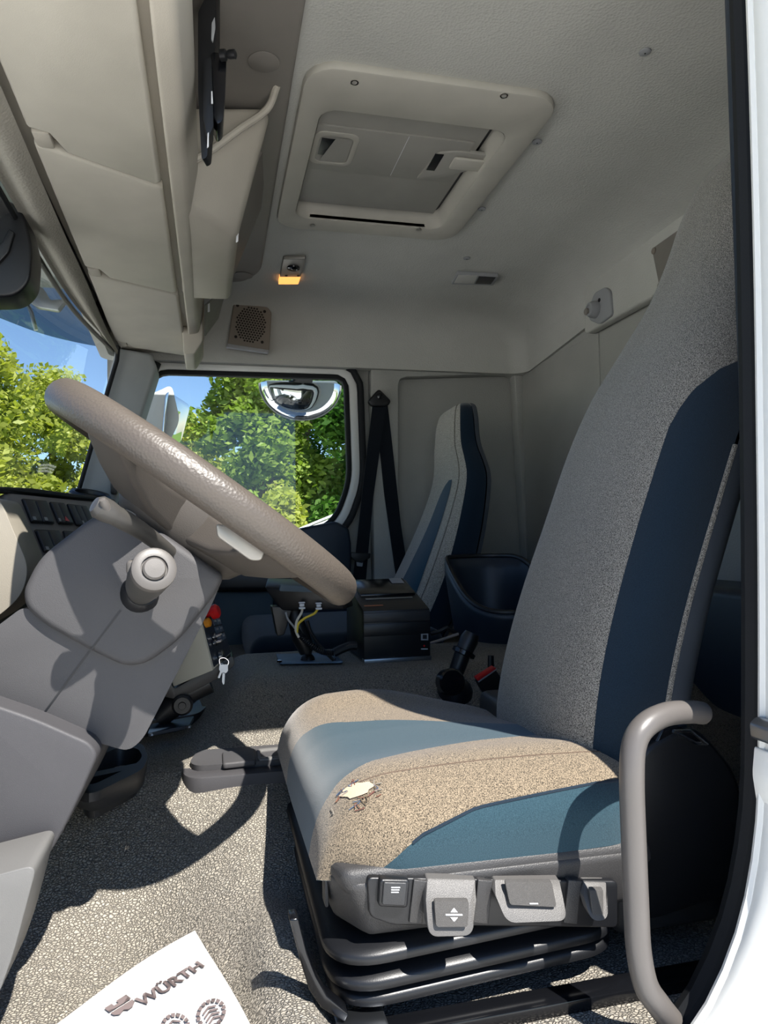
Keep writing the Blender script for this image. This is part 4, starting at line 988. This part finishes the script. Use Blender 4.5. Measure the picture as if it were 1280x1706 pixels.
obj('cable_loop', tube(spl(pl([(512, 1034), (518, 1052), (532, 1074), (548, 1092), (556, 1100)], 1.50), 6), .0035, 8), BLACK, mo)

# control box with keys
cb = thing('control_box', 'beige remote control box with a red emergency knob and dark keypad', 'control box', P(320, 1200, 1.36))
a0, a1, a2, a3 = P(322, 985, 1.29), P(356, 998, 1.37), P(386, 1088, 1.34), P(355, 1117, 1.26)
dv = P(288, 1145, 1.30)-a3
obj('box_body', hexa([a0, a1, a2, a3, a0+dv, a1+dv, a2+dv, a3+dv], .003), BOXM, cb)
fn = (a1-a0).cross(a3-a0).normalized()
if fn.dot(CAM-a0) < 0: fn = -fn
def fq(u, v, d=0): return a0.lerp(a1, u).lerp(a3.lerp(a2, u), v)+fn*d
face = obj('keypad', prism([fq(.06, .02, .0003), fq(.95, .02, .0003), fq(.95, .97, .0003), fq(.06, .97, .0003)], fn*.0015), KEYF, cb)
for k in range(5):
    for m_ in range(2):
        u0, v0 = .50+m_*.21, .12+k*.125
        kq = [fq(u0, v0, .0019), fq(u0+.17, v0, .0019), fq(u0+.17, v0+.10, .0019), fq(u0, v0+.10, .0019)]
        obj('key', prism(kq, fn*.002, .0006), KEYCAP, face)
        s = .35
        obj('key_mark', prism([fq(u0+.03, v0+.025, .0041), fq(u0+.14, v0+.025, .0041), fq(u0+.14, v0+.05, .0041), fq(u0+.03, v0+.05, .0041)], fn*.0003), GREYL, face, False)
ek = fq(.30, .30, .002)
kb = obj('emergency_knob', lathe(ek, fn, [(0, .006), (.010, .006), (.011, .0125), (.020, .013), (.024, .009), (.025, .0006)], 20), RED, cb)
kb['label'] = 'red mushroom emergency knob'
o = obj('selector', lathe(fq(.14, .42, .002), fn, [(0, .008), (.008, .008), (.010, .005), (.0102, .0005)], 16), ORANGE, cb); o['label'] = 'orange button'
for u, v in ((.36, .62), (.30, .70)): obj('toggle', lathe(fq(u, v, .002), fn, [(0, .006), (.004, .006), (.005, .003), (.014, .0025), (.016, .0005)], 12), CHROME, cb)
obj('key_switch', lathe(fq(.42, .90, .002), fn, [(0, .009), (.006, .009), (.007, .006), (.0072, .0005)], 16), CHROME, cb)
ky = thing('key_ring', 'small metal keys hanging from the control box', 'keys', P(372, 1140, 1.30))
obj('ring', tube(spl(pl([(366, 1098), (374, 1096), (381, 1102), (377, 1111), (368, 1109)], 1.285), 5, True)+[spl(pl([(366, 1098), (374, 1096), (381, 1102), (377, 1111), (368, 1109)], 1.285), 5, True)[0]], .0009, 6), CHROME, ky)
obj('key', merge(prism(rounded(pl([(366, 1107), (380, 1107), (380, 1118), (376, 1122), (369, 1121), (365, 1116)], 1.283), .002), (0, .002, 0)), prism(pl([(371, 1120), (375, 1121), (374, 1139), (372, 1141), (370, 1136)], 1.283), (0, .002, 0))), STEEL, ky)
obj('key', merge(prism(rounded(pl([(368, 1104), (379, 1109), (376, 1117), (367, 1113)], 1.288), .002), (0, .002, 0)), prism(pl([(369, 1113), (372, 1115), (366, 1130), (363, 1129)], 1.288), (0, .002, 0))), STEEL, ky)
cm = thing('box_cradle', 'black jointed cradle and foot plate under the beige control box', 'cradle', P(290, 1228, 1.30))
obj('clamp', prism(rounded(pl([(276, 1120), (290, 1148), (388, 1092), (392, 1108), (364, 1130), (296, 1166), (270, 1160), (262, 1140)], 1.30), .006), (0, .08, 0), .004), BLACK, cm)
obj('arm', tube(pl([(350, 1136), (318, 1150), (290, 1172), (262, 1196)], 1.33), [.020, .022, .024, .020], 14), BLACK, cm)
obj('joint', lathe(P(304, 1174, 1.30), (0, -1, 0), [(-.01, .018), (.006, .018), (.009, .014), (.009, .007), (.012, .006), (.012, .0005)], 20), BLACK, cm)
obj('foot', prism(rounded([Pz(228, 1232, .06), Pz(330, 1216, .06), Pz(372, 1178, .066), Pz(360, 1150, .02), Pz(240, 1180, .06)], .02), (0, 0, .03), .008), BLACK, cm)
obj('foot_plate', prism(rounded([Pz(246, 1228, .092), Pz(316, 1213, .092), Pz(324, 1198, .092), Pz(252, 1212, .092)], .005), (0, 0, .006), .001), NAVYP, cm)
for a, b_ in ((252, 1225), (314, 1212)): obj('bolt', lathe(Pz(a, b_, .098), (0, 0, 1), [(0, .005), (.003, .0045), (.004, .001)], 8), STEEL, cm)

# storage bin between the seats
sb = thing('storage_bin', 'open dark navy plastic bin between the two seats', 'bin', (.748, 1.80, .15))
def binring(rx, ry, z0, slope, cx_=.748, cy_=1.80):
    out = []
    for k in range(56):
        a = 2*math.pi*k/56; ca, sa = math.cos(a), math.sin(a)
        x = cx_+math.copysign(abs(ca)**.9, ca)*rx*.86; y = cy_+math.copysign(abs(sa)**.8, sa)*ry
        out.append(Vector((x, y, z0+slope*sst(-.95, .75, (y-cy_)/ry))))
    return out
obj('bin_body', loft([binring(.125, .16, .148, 0), binring(.140, .18, .19, .06), binring(.150, .196, .212, .118), binring(.150, .197, .222, .125), binring(.144, .19, .228, .128), binring(.132, .175, .226, .126), binring(.122, .165, .20, .12), binring(.105, .14, .16, .01)]), NAVYP, sb, True, 60)
obj('bin_lip', tube([p for p in binring(.142, .186, .231, .128)]+[binring(.142, .186, .231, .128)[0]], .007, 8), BLACK, sb)

# ball-joint mount stub and buckle on the tunnel
mt = thing('mount_arm', 'black ball-jointed mount arm standing beside the driver seat belt buckle', 'mount', P(762, 1150, 1.36))
obj('ball_base', lathe(P(758, 1150, 1.36), (.1, -.15, 1), [(-.02, .036), (.004, .036), (.018, .028), (.026, .014), (.028, .001)], 24), BLACK, mt)
obj('base_cap', lathe(P(752, 1136, 1.325), (.0, -1, .2), [(-.02, .026), (.006, .026), (.010, .022), (.010, .001)], 24), BLACKG, mt)
q = [P(760, 1120, 1.36), P(770, 1092, 1.36), P(782, 1066, 1.36), P(787, 1055, 1.36)]
obj('arm', tube(q, [.0155, .0165, .019, .015], 18), BLACK, mt)
obj('arm_collar', lathe(P(773, 1087, 1.36), (q[2]-q[1]), [(-.006, .018), (-.004, .024), (.004, .024), (.006, .018)], 20), BLACKG, mt)
bu = thing('belt_buckle', 'black seat belt buckle with a red release button beside the driver seat', 'buckle', P(830, 1180, 1.27))
bq = [P(794, 1132, 1.26), P(824, 1113, 1.30), P(860, 1166, 1.30), P(822, 1180, 1.26)]
obj('buckle_case', prism(rounded(bq, .003), (.004, .022, -.004), .003), BLACK, bu)
obj('release_button', prism([P(793, 1130, 1.257), P(823, 1111, 1.297), P(828, 1114, 1.297), P(797, 1135, 1.257)], (.002, .018, 0), .0012), RED, bu)
obj('button_edge', prism([P(797, 1135, 1.2565), P(828, 1114, 1.2965), P(829, 1115.5, 1.2965), P(798, 1137, 1.2565)], (.001, .016, 0)), GREYL, bu, False)
obj('buckle_stalk', tube(pl([(846, 1172), (862, 1190), (890, 1205)], 1.28), .012, 10), BLACK, bu)
o = obj('lever_rod', tube(pl([(818, 1112), (818, 1092)], 1.36), [.007, .006], 10), BLACK); tag(o, 'short black rod standing behind the seat belt buckle', 'rod')
o = obj('belt_strap', prism(pl([(880, 1206), (897, 1150), (906, 1140), (912, 1180), (905, 1212)], 1.22), (0, .02, 0), .004), BLACK); tag(o, 'black strap squeezed between cushion and driver backrest', 'strap')
o = obj('floor_plate', bx(Pz(612, 1158, .03).x, Pz(735, 1158, .03).x, 1.29, 1.37, .0, .045, .008), BLACK); tag(o, 'black plate at the foot of the tunnel behind the cushion', 'plate')

# ------------------------------------------------------------------ floor trays
tr_ = thing('floor_tray', 'long shallow grey plastic tray on the floor at the foot of the tunnel', 'tray', (.05, 1.38, -.0))
q = [Pz(303, 1268, .062), Pz(320, 1246, .062), Pz(520, 1230, .062), Pz(520, 1272, .062), Pz(318, 1288, .062), Pz(303, 1280, .062)]
tin = [Pz(318, 1266, .062), Pz(330, 1250, .062), Pz(515, 1236, .062), Pz(515, 1262, .062), Pz(330, 1276, .062), Pz(318, 1272, .062)]
obj('tray_rim', ringplate(resample(rounded(tin, .012), 60), resample(rounded(q, .02), 60), (0, 0, -.04), .004), COLM2, tr_)
obj('tray_floor', prism(rounded(tin, .012), (0, 0, -.012)), COLM, tr_); tr_.children[-1].location.z -= .008
obj('tray_lid', prism(rounded([Pz(370, 1252, .066), Pz(425, 1246, .066), Pz(427, 1266, .066), Pz(371, 1272, .066)], .006), (0, 0, -.01), .003), COLM, tr_)
lip_o = [Pz(428, 1247, .065), Pz(482, 1242, .065), Pz(484, 1260, .065), Pz(430, 1265, .065)]
lip_i = [Pz(434, 1250, .065), Pz(477, 1246, .065), Pz(478, 1257, .065), Pz(435, 1261, .065)]
obj('tray_cup', ringplate(resample(rounded(lip_i, .004), 40), resample(rounded(lip_o, .006), 40), (0, 0, -.012), .002), COLL, tr_)
cp_ = thing('cup_holder', 'dark plastic cup tray low beside the steering column', 'tray', P(185, 1345, 1.12))
o_ = [Pz(108, 1310, .085), Pz(140, 1262, .085), Pz(196, 1236, .085), Pz(238, 1238, .085), Pz(247, 1262, .085), Pz(238, 1282, .085), Pz(150, 1325, .085)]
i_ = [Pz(130, 1298, .085), Pz(152, 1266, .085), Pz(198, 1244, .085), Pz(230, 1246, .085), Pz(238, 1260, .085), Pz(228, 1272, .085), Pz(150, 1310, .085)]
ro_, ri_ = resample(rounded(o_, .02), 64), resample(rounded(i_, .02), 64)
cen = sum(ri_, Vector())/64
low = [Vector((lerp(p.x, cen.x-.05, .75), lerp(p.y, cen.y+.12, .75), .028)) for p in ro_]
obj('tray_body', loft([low, [Vector((lerp(p.x, cen.x, .10), lerp(p.y, cen.y+.03, .2), p.z-.035)) for p in ro_], [p+Vector((0, 0, -.012)) for p in ro_], ro_, ri_, [Vector((lerp(p.x, cen.x, .1), lerp(p.y, cen.y, .1), .035)) for p in ri_]]), DARK, cp_)
obj('tray_divider', prism([ri_[8]+Vector((0, 0, -.01)), ri_[12]+Vector((0, 0, -.01)), ri_[40]+Vector((0, 0, -.01)), ri_[44]+Vector((0, 0, -.01))], (0, 0, -.03)), BLACK, cp_)

# ------------------------------------------------------------------ printed paper mat on the floor
pm = thing('paper_mat', 'white paper floor mat with printed lettering and boot prints', 'paper', Pz(250, 1690, -.04))
zp = -.038
def hp_(px, py):
    q = Pz(px, py, zp); return Vector((q.x, q.y, 0))
tipv, rgt, lef = hp_(325, 1553), hp_(402, 1706), hp_(150, 1668)
eA = (tipv-lef).normalized(); eB = Vector((eA.y, -eA.x, 0))                     # along the long edge, and towards the camera
if eB.y > 0: eB = -eB
rdir = (rgt-tipv).normalized()
rows = []
NA, NB = 44, 26
for i in range(NA+1):
    s = i/NA*.42; row = []
    for j in range(NB+1):
        t = j/NB*.36; q = tipv-eA*s+rdir*t
        curl = .020*max(0, (s-.24)/.2)**2+.004*math.sin(s*22+t*9)*math.exp(-3*t)+.012*max(0, (t-.20)/.16)**2
        row.append(Vector((q.x, q.y, max(zp, floor_h(q.x, q.y)+.004)+.002+curl+.012*sst(.06, .0, abs(s))*sst(.0, .2, t))))
    rows.append(row)
bm = loft(rows, False); bmesh.ops.solidify(bm, geom=bm.faces[:], thickness=.0006)
sheet = obj('sheet', bm, PAPERM, pm, True, 60)
from mathutils.bvhtree import BVHTree
flat = [v for r in rows for v in r]; idx = [[i*(NB+1)+j, (i+1)*(NB+1)+j, (i+1)*(NB+1)+j+1, i*(NB+1)+j+1] for i in range(NA) for j in range(NB)]
bvh = BVHTree.FromPolygons(flat, idx)
def drape(me_obj, lift_=.0020):
    off = base_of(me_obj)
    for v in me_obj.data.vertices:
        p = v.co+off; hit = bvh.ray_cast(Vector((p.x, p.y, 1)), Vector((0, 0, -1)))
        if hit[0] is not None: v.co.z = hit[0].z+lift_+.0004-off.z
def hp_(px, py):
    h = bvh.ray_cast(CAM, ray(px, py).normalized())[0]
    if h is None: h = Pz(px, py, zp)
    return Vector((h.x, h.y, 0))
mid = hp_(284, 1640)
ln_l, ln_r = hp_(232, 1672), hp_(336, 1607)
xd = (ln_r-ln_l)
tx = text('lettering', 'WÜRTH', xd.length*.30, (mid.x, mid.y, zp+.01), xd, (-xd.y, xd.x, 0), PRINT, pm, .0007, .12, .0002)
# stretch the lettering to the printed width
L = [v.co+base_of(tx) for v in tx.data.vertices]; xu = xd.normalized(); yu = Vector((-xu.y, xu.x, 0))
us = [(p-mid).dot(xu) for p in L]; k = xd.length*1.02/(max(us)-min(us)); off = base_of(tx); m0 = (max(us)+min(us))/2
vsx = [(p-mid).dot(yu) for p in L]; n0 = (max(vsx)+min(vsx))/2
for v, p in zip(tx.data.vertices, L):
    u, v_ = (p-mid).dot(xu)-m0, (p-mid).dot(yu)-n0; v.co = mid+xu*u*k+yu*v_*k*1.08+Vector((0, 0, p.z))-off
def subdiv_drape(o):
    bm = BM(); bm.from_mesh(o.data); bmesh.ops.subdivide_edges(bm, edges=[e for e in bm.edges if e.calc_length() > .004], cuts=2); bm.to_mesh(o.data); bm.free(); drape(o)
subdiv_drape(tx)
def mk_print(name, loop):
    o = obj(name, prism(loop, (0, 0, .0003)), PRINT, pm, False); subdiv_drape(o); return o
lg = hp_(202, 1680); s = .0115
def LGP(u, v): p = lg+xu*u*s+yu*v*s; return (p.x, p.y, zp)
mk_print('emblem_half', [LGP(-1.0, .15), LGP(-1.0, .95), LGP(-.35, .95), LGP(-.35, .55), LGP(.05, .55), LGP(.05, .95), LGP(1.0, .95), LGP(1.0, .15)])
mk_print('emblem_half', [LGP(-1.0, -.05), LGP(-.95, -.5), LGP(-.6, -.85), LGP(-.1, -.6), LGP(.1, -.95), LGP(.6, -.85), LGP(.95, -.5), LGP(1.0, -.05)])
def boot(cx_, cy_, ang, sz):
    c = hp_(cx_, cy_); ca, sa = math.cos(ang), math.sin(ang)
    f = lambda u, v: ((c+(xu*(u*ca-v*sa)+yu*(u*sa+v*ca))*sz).x, (c+(xu*(u*ca-v*sa)+yu*(u*sa+v*ca))*sz).y, zp)
    n = 16
    for k in range(n):                                                           # lugs round the rim of the sole
        a0_, a1_ = 2*math.pi*(k+.12)/n, 2*math.pi*(k+.88)/n
        mk_print('boot_lug', [f(math.cos(a)*r*.62, math.sin(a)*r) for a, r in ((a0_, 1), (a1_, 1), (a1_, .74), (a0_, .74))])
    for k in range(4):
        v = .42-k*.28
        mk_print('boot_chevron', [f(-.30, v-.10), f(0, v+.12), f(.30, v-.10), f(.30, v-.24), f(0, v-.02), f(-.30, v-.24)])
boot(352, 1692, -.35, .021); boot(292, 1716, -.35, .021)

# ------------------------------------------------------------------ grab handle at the door
hd = spl([P(1170, 1188, .655), P(1150, 1186, .65), P(1110, 1190, .64), P(1076, 1208, .63), P(1057, 1240, .625), P(1053, 1300, .62), P(1056, 1400, .618), P(1060, 1500, .615), P(1064, 1580, .612), P(1076, 1640, .61), P(1096, 1672, .61), P(1118, 1700, .612)], 5)
gh = obj('grab_rail', tube(hd, .0118, 20), HANDM); tag(gh, 'tall grey tubular grab rail at the door opening beside the seat', 'grab rail')
gh_e = obj('rail_end', lathe(hd[0], (hd[0]-hd[1]), [(-.001, .0118), (.003, .0105), (.005, .005), (.0052, .0004)], 20), HANDM, gh)
o = thing('belt_latch', 'shiny black plastic latch with a metal loop behind the grab handle', 'latch', P(1120, 1262, .725))
obj('latch_case', prism(rounded(pl([(1086, 1252), (1104, 1214), (1140, 1210), (1152, 1240), (1132, 1262)], .725), .006), (0, .03, 0), .004), BLACKG, o)
obj('metal_loop', tube([P(*p, .718) for p in ((1122, 1218), (1150, 1218), (1178, 1240), (1160, 1238), (1138, 1226), (1122, 1218))], .0022, 8), CHROME, o)
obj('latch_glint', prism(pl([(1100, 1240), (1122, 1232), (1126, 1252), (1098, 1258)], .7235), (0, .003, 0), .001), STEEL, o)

# door hinge block on the outer skin
obj('hinge_block', prism(rounded(pl([(1288, 1218), (1299, 1207), (1344, 1204), (1344, 1250), (1290, 1244)], .55), .003), (0, .03, 0), .003), STEEL, WL_)
obj('hinge_arm', prism(rounded(pl([(1284, 1250), (1296, 1262), (1300, 1330), (1344, 1340), (1344, 1362), (1288, 1352), (1280, 1300)], .565), .006), (0, .02, 0), .004), WHITEP, WL_)

# ------------------------------------------------------------------ mirrors outside the passenger window
mh = thing('door_mirror', 'pale door mirror housing outside the passenger window at its front edge', 'mirror', P(275, 750, 2.9))
obj('housing', loft([rounded(pl([(238+k*3, 690-30*q), (264, 648+6-2*q), (286-6*(1-q), 640+8*(1-q)), (300-10*(1-q), 700), (280, 742-6*(1-q)), (240+k*2, 742-8*(1-q))], 2.98-.10*q), .03, 5) for k, q in ((0, 0), (0, .5), (0, 1))]), WHITEP, mh)
obj('mirror_stay', tube([P(262, 740, 2.93), P(238, 800, 2.85), P(215, 812, 2.63), P(205, 815, 2.56)], .014, 10), BLACK, mh)
obj('mirror_face', prism(rounded([P(276, 650, 2.86), P(316, 676, 3.02), P(300, 738, 3.02), P(268, 746, 2.86)], .03, 6), (.004, -.004, 0), .001), MIRR, mh)
km = thing('kerb_mirror', 'rounded convex kerb mirror hanging at the top of the passenger window', 'mirror', P(500, 702, 2.85))
rings = []
kc = P(501, 640, 2.86)
for k in range(9):
    a = math.pi/2*k/8; ring = []
    for j in range(33):
        t = math.pi*j/32; ring.append(kc+Vector((.162*math.cos(t)*math.cos(a*.98), -.075*math.sin(a), -.142*math.sin(t)*math.cos(a*.98)**.9-.012*(1-math.cos(a)))))
    rings.append(ring)
obj('mirror_bowl', loft(rings, False), MIRR, km, True, 80)
obj('mirror_back', prism(rounded(pl([(434, 645), (442, 633), (560, 634), (570, 646), (566, 652), (438, 652)], 2.86), .01), (0, .08, 0), .006), SLATE, km)
obj('mirror_stay', tube([P(505, 640, 2.88), P(505, 585, 2.88), P(505, 575, 2.66)], .012, 10), BLACK, km)
obj('mirror_bracket', prism(rounded(pl([(486, 618), (524, 618), (520, 642), (490, 642)], 2.85), .005), (0, .06, 0), .004), BLACK, km)
obj('mirror_rim', tube([kc+Vector((.164*math.cos(math.pi*j/40), 0.004, -.144*math.sin(math.pi*j/40))) for j in range(41)], .005, 8), GREYL, km)
rk = thing('trailer', 'dark parked trailer with white top rails at the lower edge of the passenger window', 'trailer', (.55, 3.9, -1.2))
for k in range(3): obj('rail_bar', tube(pl([(478, 890+k*5), (556, 858+k*6)], 3.6), .006, 8), WHITEP, rk)
obj('body', bx(.30, 1.9, 3.60, 4.3, -.75, .40, .02), DARK, rk)
for k in (.6, 1.5): obj('wheel', lathe((k, 3.62, -.93), (0, -1, 0), [(-.1, .26), (.06, .27), (.08, .22), (.08, .12), (.06, .1), (.06, .01)], 24), RUBBER, rk)
# sun visor outside the windscreen and the camera box on the glass
vs_ = thing('sun_visor', 'smoked acrylic sun visor outside the top of the windscreen', 'visor', (-.55, 1.8, 1.08))
lowc = spl([Vector((-.70, .9, 1.07)), P(-60, 505, 2.0), P(0, 530, 2.28), P(70, 556, 2.46), P(135, 572, 2.58), P(205, 584, 2.66)], 5)
upc = spl([Vector((-.42, .9, 1.28)), Vector((-.43, 1.6, 1.28)), Vector((-.43, 2.0, 1.28)), Vector((-.41, 2.3, 1.27)), Vector((-.38, 2.55, 1.26)), Vector((-.33, 2.70, 1.25))], 5)
rows = [[a.lerp(b_, k/6)+Vector((-.05*math.sin(math.pi*k/6), 0, .03*math.sin(math.pi*k/6))) for a, b_ in zip(lowc, upc)] for k in range(7)]
obj('visor_sheet', loft(rows, False), VISORG, vs_)
obj('visor_bracket', prism(rounded(pl([(46, 470), (72, 480), (84, 500), (110, 498), (96, 516), (60, 510), (40, 494)], 2.2), .006), (0, .03, 0), .003), STEEL, vs_)
obj('visor_bracket', tube(pl([(20, 500), (40, 495), (52, 520), (60, 550)], 2.25), .006, 8), STEEL, vs_)
cmx = thing('camera_box', 'dark camera housing at the top of the windscreen', 'camera', P(20, 490, 1.42))
obj('box_shell', prism(rounded(pl([(-60, 325), (18, 332), (40, 356), (54, 410), (50, 470), (24, 494), (-60, 496)], 1.42), [.01, .02, .02, .02, .02, .02, .01], 5), (0, .08, 0), .006, 3), BLACK, cmx)
obj('box_ridge', prism(rounded(pl([(-20, 400), (2, 405), (14, 380), (24, 386), (14, 420), (-4, 440), (-20, 430)], 1.412), .004), (0, .02, 0), .003), BLACK, cmx)
